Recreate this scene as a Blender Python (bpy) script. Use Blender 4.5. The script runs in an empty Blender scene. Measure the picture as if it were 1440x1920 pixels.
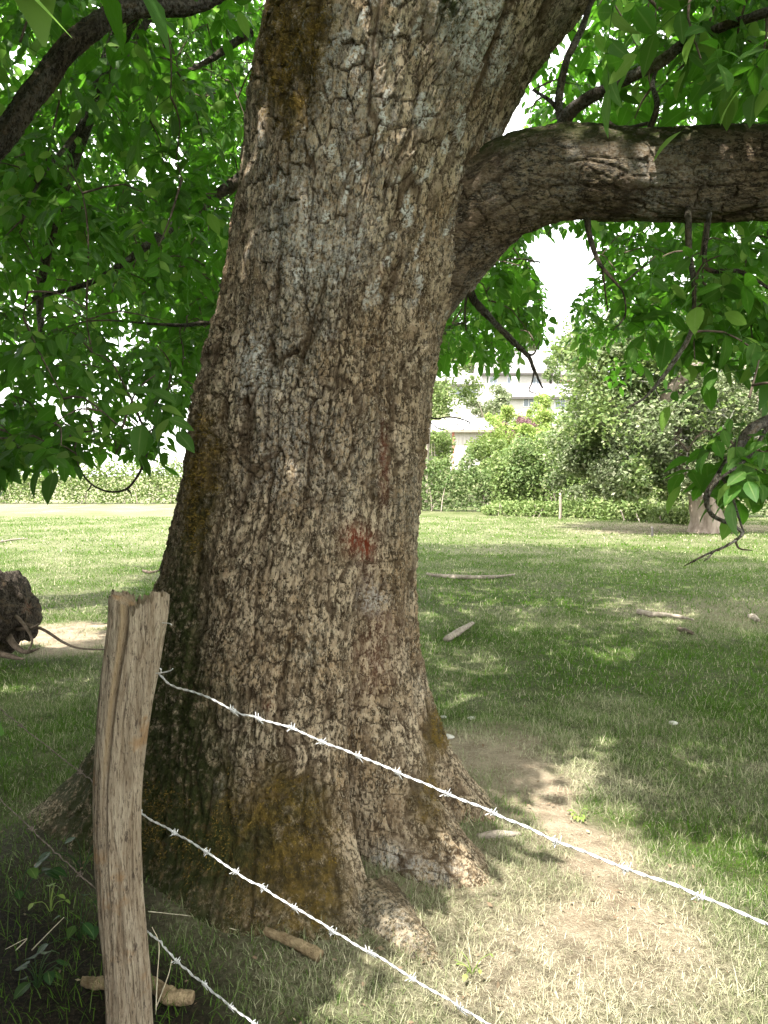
import bpy, math, random
import numpy as np
from mathutils import Vector

random.seed(7)
RNG = np.random.default_rng(11)
SC = bpy.context.scene
COL = SC.collection
R = math.radians

# ------------------------------------------------------------------ camera
F, TILT, EYE = 1478.0, R(-2.7), 1.6          # focal length in photo pixels (1440 x 1920)
cam_d = bpy.data.cameras.new("camera")
cam = bpy.data.objects.new("camera", cam_d)
COL.objects.link(cam)
cam_d.sensor_fit = 'VERTICAL'
cam_d.sensor_height = 24.0
cam_d.lens = 24.0 * F / 1920.0
cam_d.clip_start = 0.05
cam_d.clip_end = 3000
cam.location = (0, 0, EYE)
cam.rotation_euler = (R(90) + TILT, 0, 0)
SC.camera = cam

# ------------------------------------------------------------------ world, sun, exposure
SUN = Vector((-0.30, -0.44, 0.85)).normalized()     # direction towards the sun
w = bpy.data.worlds.new("World")
SC.world = w
w.use_nodes = True
nt = w.node_tree
bg = nt.nodes["Background"]
sky = nt.nodes.new("ShaderNodeTexSky")
sky.sky_type = 'NISHITA'
sky.sun_disc = False
sky.sun_elevation = math.asin(SUN.z)
sky.sun_rotation = math.atan2(SUN.x, SUN.y)
sky.air_density = 1.0
sky.dust_density = 3.5
sky.ozone_density = 1.0
# a bright veil of thin high cloud over the whole sky
vtc = nt.nodes.new("ShaderNodeTexCoord")
vn = nt.nodes.new("ShaderNodeTexNoise")
vn.inputs["Scale"].default_value = 2.2
vn.inputs["Detail"].default_value = 6
nt.links.new(vtc.outputs["Generated"], vn.inputs["Vector"])
vr = nt.nodes.new("ShaderNodeMapRange")
vr.inputs["From Min"].default_value = 0.3
vr.inputs["From Max"].default_value = 0.7
vr.inputs["To Min"].default_value = 0.62
vr.inputs["To Max"].default_value = 0.92
nt.links.new(vn.outputs["Fac"], vr.inputs["Value"])
vm = nt.nodes.new("ShaderNodeMix")
vm.data_type = 'RGBA'
nt.links.new(vr.outputs[0], vm.inputs[0])
nt.links.new(sky.outputs[0], vm.inputs[6])
vm.inputs[7].default_value = (6.1, 6.0, 5.75, 1)
nt.links.new(vm.outputs[2], bg.inputs[0])
bg.inputs[1].default_value = 0.15
sd = bpy.data.lights.new("sun", 'SUN')
sd.energy = 2.9
sd.angle = R(0.53)
sd.color = (1.0, 0.965, 0.90)
sun = bpy.data.objects.new("sun", sd)
COL.objects.link(sun)
sun.location = (0, 0, 30)
sun.rotation_euler = (-SUN).to_track_quat('-Z', 'Y').to_euler()
SC.view_settings.view_transform = 'Standard'
SC.view_settings.look = 'None'
SC.view_settings.gamma = 1.0
SC.view_settings.use_curve_mapping = False
SC.view_settings.exposure = 2.7
SC.cycles.max_bounces = 8
SC.cycles.transparent_max_bounces = 4
SC.cycles.use_denoising = True
SC.cycles.caustics_reflective = False
SC.cycles.caustics_refractive = False

# ------------------------------------------------------------------ projection helpers
ct, st = math.cos(TILT), math.sin(TILT)


def P(px, py, Y):
    """world point at depth Y seen at photo pixel (px, py)"""
    u, v = (px - 720) / F, (960 - py) / F
    d = Vector((u, ct - v * st, st + v * ct))
    return Vector((0, 0, EYE)) + d * (Y / d.y)


def G(px, py, z=0.0):
    """ground point seen at photo pixel"""
    u, v = (px - 720) / F, (960 - py) / F
    d = Vector((u, ct - v * st, st + v * ct))
    return Vector((0, 0, EYE)) + d * ((z - EYE) / d.z)


def proj(p):
    """(N,3) -> px, py, depth"""
    x, y, z = p[:, 0], p[:, 1], p[:, 2] - EYE
    f = y * ct + z * st
    up = -y * st + z * ct
    f = np.where(np.abs(f) < 1e-4, 1e-4, f)
    return 720 + F * x / f, 960 - F * up / f, f


def in_poly(px, py, poly):
    n = len(poly)
    inside = np.zeros(px.shape, bool)
    j = n - 1
    for i in range(n):
        xi, yi = poly[i]
        xj, yj = poly[j]
        c = ((yi > py) != (yj > py)) & (px < (xj - xi) * (py - yi) / ((yj - yi) + 1e-9) + xi)
        inside ^= c
        j = i
    return inside


# ------------------------------------------------------------------ noise
def _hash(ix, iy, iz, seed):
    h = (ix.astype(np.int64) * 374761393 + iy.astype(np.int64) * 668265263 + iz.astype(np.int64) * 2147483647 + seed * 1274126177) & 0xffffffff
    h = ((h ^ (h >> 13)) * 1274126177) & 0xffffffff
    h = (h ^ (h >> 16)) & 0xffffff
    return h.astype(np.float32) / np.float32(0xffffff)


def vnoise(x, y, z, seed=0):
    """value noise in -1..1"""
    x, y, z = np.broadcast_arrays(np.asarray(x, np.float32), np.asarray(y, np.float32), np.asarray(z, np.float32))
    fx, fy, fz = np.floor(x), np.floor(y), np.floor(z)
    ux, uy, uz = x - fx, y - fy, z - fz
    ux, uy, uz = [t * t * (3 - 2 * t) for t in (ux, uy, uz)]
    ix, iy, iz = fx.astype(np.int64), fy.astype(np.int64), fz.astype(np.int64)
    out = 0
    for dx in (0, 1):
        for dy in (0, 1):
            for dz in (0, 1):
                wgt = (ux if dx else 1 - ux) * (uy if dy else 1 - uy) * (uz if dz else 1 - uz)
                out = out + wgt * _hash(ix + dx, iy + dy, iz + dz, seed)
    return out * 2 - 1


def fbm(x, y, z, octv=4, seed=0, gain=0.5):
    s, a, t = 0, 1.0, 0
    for k in range(octv):
        s = s + a * vnoise(x * 2 ** k, y * 2 ** k, z * 2 ** k, seed + k * 17)
        t += a
        a *= gain
    return s / t


def voronoi(x, y, seed=0, p=3.0):
    """jittered-grid cells: F1, F2, cell random, offset to the cell's point"""
    fx, fy = np.floor(x), np.floor(y)
    ix, iy = fx.astype(np.int64), fy.astype(np.int64)
    f1 = np.full(x.shape, 9.0, np.float32)
    f2 = f1.copy()
    cid = np.zeros(x.shape, np.float32)
    ox, oy = cid.copy(), cid.copy()
    zz = np.zeros_like(ix)
    for dx in (-1, 0, 1):
        for dy in (-1, 0, 1):
            jx = ix + dx + 0.08 + 0.84 * _hash(ix + dx, iy + dy, zz, seed)
            jy = iy + dy + 0.08 + 0.84 * _hash(ix + dx, iy + dy, zz + 7, seed)
            d = ((np.abs(x - jx) ** p + np.abs(y - jy) ** p) ** (1 / p)).astype(np.float32)
            c = _hash(ix + dx, iy + dy, zz + 13, seed)
            near = d < f1
            f2 = np.where(near, f1, np.minimum(f2, d))
            cid = np.where(near, c, cid)
            ox = np.where(near, x - jx, ox)
            oy = np.where(near, y - jy, oy)
            f1 = np.where(near, d, f1)
    return f1, f2, cid, ox, oy


def sstep(a, b, x):
    t = np.clip((x - a) / (b - a), 0, 1)
    return t * t * (3 - 2 * t)


# ------------------------------------------------------------------ mesh helpers
def mk(name, V, faces, mat, parent=None, attrs=None, smooth=True, loc=(0, 0, 0)):
    """faces: list of (N,k) int arrays"""
    me = bpy.data.meshes.new(name)
    V = np.asarray(V, np.float32)
    faces = [np.asarray(f, np.int32) for f in faces if len(f)]
    me.vertices.add(len(V))
    me.vertices.foreach_set("co", V.ravel())
    nl = sum(f.size for f in faces)
    npoly = sum(len(f) for f in faces)
    me.loops.add(nl)
    me.loops.foreach_set("vertex_index", np.concatenate([f.ravel() for f in faces]))
    me.polygons.add(npoly)
    tot = np.concatenate([np.full(len(f), f.shape[1], np.int32) for f in faces])
    start = np.concatenate([[0], np.cumsum(tot)[:-1]]).astype(np.int32)
    me.polygons.foreach_set("loop_start", start)
    me.polygons.foreach_set("loop_total", tot)
    me.polygons.foreach_set("use_smooth", np.full(npoly, smooth, bool))
    if attrs:
        for k, a in attrs.items():
            at = me.attributes.new(k, 'FLOAT', 'POINT')
            at.data.foreach_set("value", np.asarray(a, np.float32).ravel())
    me.update(calc_edges=True)
    me.materials.append(mat)
    o = bpy.data.objects.new(name, me)
    COL.objects.link(o)
    o.location = loc
    if parent is not None:
        o.parent = parent
    return o


def thing(name, label, cat, loc=(0, 0, 0), group=None):
    o = bpy.data.objects.new(name, None)
    COL.objects.link(o)
    o.location = loc
    o.empty_display_size = 0.1
    return tag(o, label, cat, group)


def tag(o, label, cat, group=None):
    o["label"] = label
    o["category"] = cat
    if group:
        o["group"] = group
    return o


def kind(o, k):
    o["kind"] = k
    return o


def catmull(pts, n):
    pts = [np.array(p, float) for p in pts]
    P_ = [2 * pts[0] - pts[1]] + pts + [2 * pts[-1] - pts[-2]]
    out = []
    segs = len(pts) - 1
    for t in np.linspace(0, segs, n):
        i = min(int(t), segs - 1)
        u = t - i
        a, b, c, d = P_[i], P_[i + 1], P_[i + 2], P_[i + 3]
        out.append(0.5 * ((2 * b) + (-a + c) * u + (2 * a - 5 * b + 4 * c - d) * u * u + (-a + 3 * b - 3 * c + d) * u ** 3))
    return np.array(out)


def frames(path):
    T = np.gradient(path, axis=0)
    T /= np.linalg.norm(T, axis=1)[:, None] + 1e-12
    ref = np.array([0, 0, 1.0]) if abs(T[0, 2]) < 0.9 else np.array([0, -1.0, 0])
    A = np.zeros_like(T)
    a = ref - T[0] * ref.dot(T[0])
    A[0] = a / np.linalg.norm(a)
    for i in range(1, len(T)):
        a = A[i - 1] - T[i] * A[i - 1].dot(T[i])
        A[i] = a / (np.linalg.norm(a) + 1e-12)
    return T, A, np.cross(T, A)


def tube(path, rad, seg=8, off=None, cap=True):
    """tube round a path; off: (rows, seg) radial offsets.  angle 0 = up-vector A"""
    path = np.asarray(path, float)
    n = len(path)
    rad = np.broadcast_to(np.asarray(rad, float), (n,))
    T, A, B = frames(path)
    th = np.linspace(0, 2 * math.pi, seg, endpoint=False)
    rr = rad[:, None] + (0 if off is None else off)
    rr = np.broadcast_to(rr, (n, seg))
    V = path[:, None, :] + rr[..., None] * (np.cos(th)[None, :, None] * A[:, None, :] + np.sin(th)[None, :, None] * B[:, None, :])
    V = V.reshape(-1, 3)
    i = np.arange(n - 1)[:, None] * seg
    j = np.arange(seg)[None, :]
    k = (j + 1) % seg
    Q = np.stack([i + j, i + k, i + seg + k, i + seg + j], -1).reshape(-1, 4)
    Fs = [Q]
    if cap:
        V = np.vstack([V, path[0], path[-1]])
        a, b = n * seg, n * seg + 1
        jj = np.arange(seg)
        kk = (jj + 1) % seg
        Fs.append(np.vstack([np.stack([np.full(seg, a), kk, jj], 1), np.stack([np.full(seg, b), (n - 1) * seg + jj, (n - 1) * seg + kk], 1)]))
    return V, Fs


class Bag:
    """collects (V, faces) pieces into one mesh"""

    def __init__(self):
        self.V, self.F, self.n, self.at = [], {}, 0, []

    def add(self, V, Fs, a=None):
        V = np.asarray(V)
        for f in Fs:
            f = np.asarray(f)
            if len(f):
                self.F.setdefault(f.shape[1], []).append(f + self.n)
        self.V.append(V)
        self.at.append(np.zeros(len(V)) if a is None else np.broadcast_to(a, (len(V),)))
        self.n += len(V)

    def build(self, name, mat, parent=None, attr=None, smooth=True):
        return mk(name, np.vstack(self.V), [np.vstack(v) for v in self.F.values()], mat, parent,
                  {attr: np.concatenate(self.at)} if attr else None, smooth)


def boxVF(x0, x1, y0, y1, z0, z1):
    V = np.array([(x, y, z) for z in (z0, z1) for y in (y0, y1) for x in (x0, x1)], float)
    Q = np.array([(0, 2, 3, 1), (4, 5, 7, 6), (0, 1, 5, 4), (2, 6, 7, 3), (0, 4, 6, 2), (1, 3, 7, 5)])
    return V, [Q]


def box(name, x0, x1, y0, y1, z0, z1, mat, parent=None):
    V, Fs = boxVF(x0, x1, y0, y1, z0, z1)
    return mk(name, V, Fs, mat, parent, smooth=False)


# ------------------------------------------------------------------ materials
class NB:
    def __init__(self, name):
        self.m = bpy.data.materials.new(name)
        self.m.use_nodes = True
        self.t = self.m.node_tree
        self.t.nodes.clear()
        self.out = self.n("ShaderNodeOutputMaterial")

    def n(self, typ, **kw):
        nd = self.t.nodes.new(typ)
        for k, v in kw.items():
            setattr(nd, k, v)
        return nd

    def l(self, a, b):
        self.t.links.new(a, b)

    def set(self, sock, v):
        if isinstance(v, bpy.types.NodeSocket):
            self.l(v, sock)
        else:
            sock.default_value = v

    def mix(self, fac, a, b, blend='MIX'):
        nd = self.n("ShaderNodeMix", data_type='RGBA', blend_type=blend)
        self.set(nd.inputs[0], fac)
        self.set(nd.inputs[6], a if isinstance(a, bpy.types.NodeSocket) else (*a, 1))
        self.set(nd.inputs[7], b if isinstance(b, bpy.types.NodeSocket) else (*b, 1))
        return nd.outputs[2]

    def math(self, op, a, b=0.0, c=0.0):
        nd = self.n("ShaderNodeMath", operation=op)
        self.set(nd.inputs[0], a)
        self.set(nd.inputs[1], b)
        if len(nd.inputs) > 2:
            self.set(nd.inputs[2], c)
        return nd.outputs[0]

    def noise(self, scale, detail=4, rough=0.55, vec=None, dist=0.0):
        nd = self.n("ShaderNodeTexNoise")
        nd.inputs["Scale"].default_value = scale
        nd.inputs["Detail"].default_value = detail
        nd.inputs["Roughness"].default_value = rough
        nd.inputs["Distortion"].default_value = dist
        if vec is None:
            vec = self.coord()
        self.l(vec, nd.inputs["Vector"])
        return nd.outputs["Fac"]

    def coord(self, scale=None):
        tc = self.n("ShaderNodeTexCoord")
        v = tc.outputs["Object"]
        if scale:
            mp = self.n("ShaderNodeMapping")
            mp.inputs["Scale"].default_value = scale
            self.l(v, mp.inputs["Vector"])
            v = mp.outputs[0]
        return v

    def ramp(self, fac, a, b):
        nd = self.n("ShaderNodeMapRange")
        nd.interpolation_type = 'SMOOTHSTEP'
        self.set(nd.inputs["Value"], fac)
        nd.inputs["From Min"].default_value = a
        nd.inputs["From Max"].default_value = b
        return nd.outputs[0]

    def attr(self, name):
        nd = self.n("ShaderNodeAttribute")
        nd.attribute_name = name
        return nd.outputs["Fac"]

    def bump(self, h, strength, dist, normal=None):
        nd = self.n("ShaderNodeBump")
        nd.inputs["Strength"].default_value = strength
        nd.inputs["Distance"].default_value = dist
        self.l(h, nd.inputs["Height"])
        if normal is not None:
            self.l(normal, nd.inputs["Normal"])
        return nd.outputs[0]

    def principled(self, col, rough=0.9, spec=0.2, normal=None, metal=0.0):
        nd = self.n("ShaderNodeBsdfPrincipled")
        self.set(nd.inputs["Base Color"], col if isinstance(col, bpy.types.NodeSocket) else (*col, 1))
        self.set(nd.inputs["Roughness"], rough)
        self.set(nd.inputs["Specular IOR Level"], spec)
        nd.inputs["Metallic"].default_value = metal
        if normal is not None:
            self.l(normal, nd.inputs["Normal"])
        return nd.outputs[0]

    def done(self, shader):
        self.l(shader, self.out.inputs[0])
        return self.m


def mat_plain(name, a, b, scale=6, rough=0.85, spec=0.25, bump=0.2, stretch=None, metal=0.0):
    m = NB(name)
    v = m.coord(stretch) if stretch else None
    f = m.noise(scale, 6, 0.6, v)
    c = m.mix(m.ramp(f, 0.3, 0.7), a, b)
    nrm = m.bump(m.noise(scale * 4, 5, 0.65, v), bump, 0.02)
    return m.done(m.principled(c, rough, spec, nrm, metal))


def mat_bark(name, dark, mid, pale, fine=1.0, stretch=(1, 1, .42)):
    m = NB(name)
    hgt = m.attr("plate")
    vs = m.coord(stretch)
    n1 = m.noise(4.0, 6, 0.65)
    n2 = m.noise(60.0 * fine, 6, 0.75, vs)
    n3 = m.noise(150.0 * fine, 4, 0.7, vs)
    n4 = m.noise(17.0, 6, 0.7, vs)
    c = m.mix(m.ramp(n1, 0.35, 0.66), mid, pale)
    c = m.mix(m.math('MULTIPLY', m.ramp(n4, 0.49, 0.58), 0.8), c, tuple(x * 0.36 for x in mid))
    c = m.mix(m.math('MULTIPLY', m.ramp(n2, 0.475, 0.55), 0.92), c, tuple(x * 0.15 for x in mid))
    c = m.mix(m.math('MULTIPLY', m.ramp(n3, 0.52, 0.60), 0.55), c, tuple(min(x * f, .6) for x, f in zip(pale, (1.15, 1.2, 1.28))))
    c = m.mix(m.math('MULTIPLY', m.math('SUBTRACT', 1.0, m.ramp(hgt, 0.1, 0.8)), 0.8), c, dark)
    ca = m.attr("cell")
    c = m.mix(m.math('MULTIPLY', m.ramp(ca, 0.55, 0.95), 0.5), c, (0.17, 0.12, 0.075))
    lic = m.math('MULTIPLY', m.attr("lichen"), m.ramp(m.noise(75.0, 5, 0.75), 0.42, 0.56))
    c = m.mix(lic, c, (0.60, 0.60, 0.55))
    ms = m.attr("moss")
    mossc = m.mix(m.ramp(m.noise(14.0, 8, 0.8), 0.40, 0.66), (0.050, 0.037, 0.014), (0.17, 0.112, 0.026))
    c = m.mix(m.math('MULTIPLY', ms, m.ramp(m.noise(22.0, 6, 0.8), 0.30, 0.52)), c, mossc)
    gm = m.attr("moss_and_shade")
    c = m.mix(m.math('MULTIPLY', gm, m.ramp(m.noise(30.0, 5, 0.7), 0.3, 0.55)), c, (0.034, 0.040, 0.011))  # moss, and shade painted on the trunk's lower left
    c = m.mix(m.math('MULTIPLY', m.attr("rust"), m.ramp(n2, 0.40, 0.55)), c, (0.20, 0.042, 0.018))
    hh = m.math('ADD', m.math('MULTIPLY', n2, 0.9), m.math('MULTIPLY', n3, 0.5))
    nrm = m.bump(hh, 1.0, 0.030)
    return m.done(m.principled(c, 0.92, 0.12, nrm))


def mat_leaf(name, a, b, trans, fresh=None, tfac=0.42, rough=0.42, vein=True, dry=None, spec=0.16):
    m = NB(name)
    geo = m.n("ShaderNodeNewGeometry")
    oi = m.n("ShaderNodeObjectInfo")
    rnd = geo.outputs["Random Per Island"]
    r2 = m.math('FRACT', m.math('ADD', rnd, m.math('MULTIPLY', oi.outputs["Random"], 3.7)))
    c = m.mix(r2, a, b)
    tcol = m.mix(r2, trans, tuple(x * 0.55 for x in trans))
    if fresh:
        hi = m.ramp(r2, 0.86, 0.9)
        c = m.mix(hi, c, fresh)
        tcol = m.mix(hi, tcol, tuple(min(1, x * 2.6) for x in fresh))
    if dry:
        dr = m.attr("dry")
        c = m.mix(dr, c, dry)
        tcol = m.mix(dr, tcol, tuple(x * 0.8 for x in dry))
    nrm = None
    if vein:
        v = m.ramp(m.attr("mid"), 0.86, 0.98)
        c = m.mix(m.math('MULTIPLY', v, 0.6), c, (0.16, 0.22, 0.07))
        nz = m.noise(60.0, 3, 0.6)
        nrm = m.bump(nz, 0.35, 0.01)
    p = m.principled(c, rough, spec, nrm)
    tr = m.n("ShaderNodeBsdfTranslucent")
    m.l(tcol, tr.inputs[0])
    mx = m.n("ShaderNodeMixShader")
    mx.inputs[0].default_value = tfac
    m.l(p, mx.inputs[1])
    m.l(tr.outputs[0], mx.inputs[2])
    return m.done(mx.outputs[0])


M = {}
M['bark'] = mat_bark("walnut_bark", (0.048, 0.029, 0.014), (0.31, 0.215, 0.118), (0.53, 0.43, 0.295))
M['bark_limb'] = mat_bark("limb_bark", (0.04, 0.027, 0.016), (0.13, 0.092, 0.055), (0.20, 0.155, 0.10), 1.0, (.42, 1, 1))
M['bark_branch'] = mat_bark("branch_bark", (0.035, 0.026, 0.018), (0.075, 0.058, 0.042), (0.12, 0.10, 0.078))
M['log_bark'] = mat_bark("rotten_log_bark", (0.030, 0.023, 0.017), (0.070, 0.054, 0.040), (0.12, 0.098, 0.078))
M['moss'] = mat_plain("golden_moss", (0.085, 0.060, 0.016), (0.20, 0.135, 0.028), 14, 0.95, 0.1, 0.1)
M['moss_and_shade'] = mat_plain("dark_moss_shade", (0.020, 0.024, 0.008), (0.05, 0.055, 0.016), 14, 0.95, 0.1, 0.1)
M['twig'] = mat_plain("twig_bark", (0.06, 0.045, 0.032), (0.13, 0.10, 0.075), 40, 0.9, 0.15, 0.4)
M['leaf'] = mat_leaf("walnut_leaf", (0.036, 0.090, 0.018), (0.062, 0.130, 0.024), (0.125, 0.36, 0.022), (0.10, 0.18, 0.03), 0.48, 0.5)
M['grass'] = mat_leaf("grass_blade", (0.040, 0.105, 0.008), (0.068, 0.120, 0.013), (0.095, 0.225, 0.014), None, 0.30, 0.55, False, (0.52, 0.475, 0.33), 0.04)
M['hedge_leaf'] = mat_leaf("hedge_leaf", (0.10, 0.15, 0.045), (0.17, 0.22, 0.075), (0.20, 0.30, 0.06), (0.26, 0.29, 0.13), 0.30, 0.5, False)
M['hedge_leaf_dark'] = mat_leaf("dark_hedge_leaf", (0.080, 0.125, 0.042), (0.14, 0.185, 0.070), (0.15, 0.25, 0.05), (0.20, 0.22, 0.11), 0.30, 0.5, False)
M['gray_leaf'] = mat_leaf("grey_green_leaf", (0.11, 0.14, 0.065), (0.19, 0.22, 0.12), (0.16, 0.22, 0.07), (0.29, 0.30, 0.20), 0.28, 0.5, False)
M['lime_leaf'] = mat_leaf("yellow_green_leaf", (0.16, 0.24, 0.05), (0.24, 0.30, 0.08), (0.25, 0.36, 0.06), (0.3, 0.33, 0.12), 0.35, 0.5, False)
M['purple_leaf'] = mat_leaf("purple_leaf", (0.10, 0.05, 0.06), (0.17, 0.09, 0.10), (0.16, 0.06, 0.07), (0.2, 0.15, 0.12), 0.3, 0.5, False)
M['weed_leaf'] = mat_leaf("weed_leaf", (0.018, 0.045, 0.014), (0.035, 0.070, 0.018), (0.04, 0.12, 0.02), (0.05, 0.09, 0.02), 0.35, 0.45, True)
M['dead_leaf'] = mat_leaf("dead_leaf", (0.14, 0.095, 0.06), (0.26, 0.20, 0.13), (0.2, 0.1, 0.04), (0.33, 0.27, 0.18), 0.2, 0.7, False)
M['orange_leaf'] = mat_plain("orange_leaf", (0.42, 0.12, 0.03), (0.5, 0.2, 0.06), 60)
M['stone'] = mat_plain("pale_stone", (0.42, 0.40, 0.35), (0.6, 0.58, 0.52), 30, 0.85, 0.2, 0.5)
M['straw'] = mat_plain("dry_stalk", (0.42, 0.36, 0.24), (0.58, 0.52, 0.38), 60, 0.7)
M['deadwood'] = mat_plain("grey_deadwood", (0.17, 0.14, 0.11), (0.30, 0.26, 0.21), 25, 0.9, 0.15, 0.5)
M['pale_stick'] = mat_plain("pale_stick", (0.16, 0.11, 0.06), (0.34, 0.26, 0.15), 30, 0.9, 0.15, 0.9)
M['trunk_far'] = mat_plain("far_trunk_bark", (0.15, 0.115, 0.088), (0.30, 0.25, 0.20), 6, 0.9, 0.15, 0.6, (1, 1, .3))
M['white_branch'] = mat_plain("bleached_branch", (0.30, 0.28, 0.25), (0.42, 0.40, 0.36), 6)
M['wall'] = mat_plain("white_render", (0.34, 0.325, 0.30), (0.40, 0.385, 0.36), 1.2, 0.9, 0.2, 0.05)
M['roof'] = mat_plain("pale_slate_roof", (0.13, 0.12, 0.115), (0.18, 0.17, 0.165), 2.0, 0.6, 0.4, 0.2)
M['roof_shed'] = mat_plain("metal_sheet_roof", (0.42, 0.42, 0.42), (0.52, 0.52, 0.51), 1.5, 0.45, 0.5, 0.05)
M['shed_wall'] = mat_plain("shed_boards", (0.38, 0.35, 0.32), (0.50, 0.47, 0.43), 3, 0.8, 0.2, 0.2, (6, 1, .3))
M['red'] = mat_plain("faded_red_paint", (0.50, 0.16, 0.13), (0.58, 0.24, 0.20), 5)
M['dark'] = mat_plain("dark_timber", (0.05, 0.045, 0.04), (0.09, 0.08, 0.07), 5)
M['gray_wood'] = mat_plain("grey_timber", (0.34, 0.32, 0.30), (0.48, 0.46, 0.43), 8, 0.85, 0.2, 0.3, (1, 1, .2))
M['glass'] = mat_plain("window_glass", (0.10, 0.12, 0.14), (0.16, 0.18, 0.2), 1, 0.15, 0.5, 0.0)
M['frame'] = mat_plain("window_frame", (0.5, 0.5, 0.5), (0.6, 0.6, 0.6), 3)
M['iron'] = mat_plain("dark_iron", (0.03, 0.03, 0.03), (0.07, 0.06, 0.05), 20, 0.6, 0.4, 0.2)
M['hillgreen'] = mat_plain("distant_hill", (0.10, 0.13, 0.07), (0.20, 0.22, 0.13), 0.03, 0.95, 0.1, 0.3)


def mat_wire():
    m = NB("galvanised_wire")
    c = m.mix(m.ramp(m.noise(90, 4), 0.4, 0.7), (0.72, 0.72, 0.72), (0.45, 0.44, 0.42))
    return m.done(m.principled(c, 0.38, 0.5, None, 0.55))


M['wire'] = mat_wire()


def mat_post():
    m = NB("split_post_wood")
    v = m.coord((9, 9, 0.9))
    g1 = m.noise(6, 7, 0.7, v, 0.6)
    g2 = m.noise(26, 5, 0.7, v)
    big = m.noise(9, 4, 0.6)
    c = m.mix(m.ramp(g1, 0.3, 0.7), (0.24, 0.18, 0.115), (0.47, 0.395, 0.285))
    c = m.mix(m.math('MULTIPLY', m.ramp(g2, 0.53, 0.62), 0.85), c, (0.11, 0.075, 0.045))
    c = m.mix(m.math('MULTIPLY', m.ramp(big, 0.56, 0.70), 0.7), c, (0.30, 0.17, 0.07))
    c = m.mix(m.math('MULTIPLY', m.ramp(m.noise(1, 5, 0.75, m.coord((90, 90, 24))), 0.56, 0.64), 0.85), c, (0.07, 0.05, 0.035))
    c = m.mix(m.math('MULTIPLY', m.attr("heart"), 0.75), c, (0.36, 0.25, 0.12))
    h = m.math('ADD', m.math('MULTIPLY', g2, 0.6), m.math('MULTIPLY', g1, 0.8))
    return m.done(m.principled(c, 0.85, 0.2, m.bump(h, 1.0, 0.035)))


M['post'] = mat_post()


def mat_ground():
    m = NB("pasture_soil")
    soil = m.mix(m.ramp(m.noise(9, 8, 0.7), 0.3, 0.7), (0.24, 0.18, 0.12), (0.42, 0.34, 0.24))
    soil = m.mix(m.ramp(m.noise(90, 4, 0.7), 0.52, 0.68), soil, (0.50, 0.43, 0.32))
    grs = m.mix(m.ramp(m.noise(3.0, 8, 0.75), 0.3, 0.7), (0.022, 0.046, 0.008), (0.058, 0.088, 0.016))
    grs = m.mix(m.ramp(m.noise(36.0, 6, 0.78), 0.5, 0.68), grs, (0.15, 0.15, 0.06))
    dryc = m.mix(m.ramp(m.noise(40.0, 6, 0.78), 0.36, 0.62), (0.055, 0.052, 0.026), (0.38, 0.34, 0.24))
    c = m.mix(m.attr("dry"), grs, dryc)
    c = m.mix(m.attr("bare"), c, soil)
    c = m.mix(m.attr("painted_shade"), c, m.mix(m.ramp(m.noise(60, 6, 0.8), 0.42, 0.68), (0.012, 0.010, 0.006), (0.045, 0.034, 0.020)))  # deep shade painted into the ground colour
    h = m.math('ADD', m.noise(14, 8, 0.75), m.math('MULTIPLY', m.noise(110, 4, 0.7), 0.4))
    return m.done(m.principled(c, 0.95, 0.1, m.bump(h, 1.0, 0.05)))


M['ground'] = mat_ground()

# ------------------------------------------------------------------ ground
def patch(x, y, cx, cy, rx, ry, ang=0.0):
    c, s = math.cos(ang), math.sin(ang)
    dx, dy = x - cx, y - cy
    u, v = (dx * c + dy * s) / rx, (-dx * s + dy * c) / ry
    return np.exp(-(u * u + v * v) ** 1.3)


def bareness(x, y):
    """0 turf .. 1 trodden bare soil"""
    x = np.asarray(x, np.float32)
    y = np.asarray(y, np.float32)
    wob = 0.18 * vnoise(x * 3, y * 3, 0 * x, 9) + .08 * vnoise(x * 9, y * 9, 0 * x, 10)
    n = fbm(x * 2.6, y * 2.6, 0 * x + 7.7, 4, 15)
    d = 0.05 + .35 * sstep(.15, .5, n) * np.exp(-((y - 3) / 3.5) ** 2)
    a = G(1060, 1575)
    d = d + .95 * patch(x + wob, y + wob, a.x, a.y, .22, .75, 0.10)
    a = G(900, 1410)
    d = d + 0.6 * patch(x + wob, y, a.x, a.y, .5, .5)
    a = G(1090, 1760)
    d = d + 0.35 * patch(x + wob, y, a.x, a.y, .35, .3)
    a = G(90, 1195)
    d = d + 1.0 * patch(x + wob * 1.5, y + wob * 2, a.x, a.y, 1.6, .62, 0.1)
    d = d + 0.45 * patch(x, y, -.35, 3.5, 1.2, 1.05)
    a = G(1340, 1150)
    d = d + 0.25 * patch(x, y, a.x, a.y, 1.3, 1.2)
    yy = y + 0.03 * x + 1.2 * vnoise(x * .3, y * .3, 0 * x, 4)
    d = d + 0.35 * sstep(21.0, 22.0, yy) * sstep(26, 24.5, yy) * sstep(4.5, 7, x)
    return np.clip(d, 0, 1)


def dryness(x, y):
    """0 green sward .. 1 straw-dry"""
    x = np.asarray(x, np.float32)
    y = np.asarray(y, np.float32)
    n = fbm(x * 1.3, y * 1.3, 0 * x + 3.1, 4, 5)
    d = 0.08 + 0.42 * n + .8 * bareness(x, y)
    a = G(1200, 1790)
    d = d + 0.32 * patch(x, y, a.x, a.y, 1.3, .65)
    a = G(880, 1860)
    d = d + 0.35 * patch(x, y, a.x, a.y, .7, .35)
    a = G(1110, 1460)
    d = d + 0.4 * patch(x, y, a.x, a.y, .3, .35)
    d = d + 0.06 * sstep(9, 16, y)
    d = d + 0.30 * sstep(28, 36, y) * sstep(0, -7, x)
    return np.clip(d, 0, 1)


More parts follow.
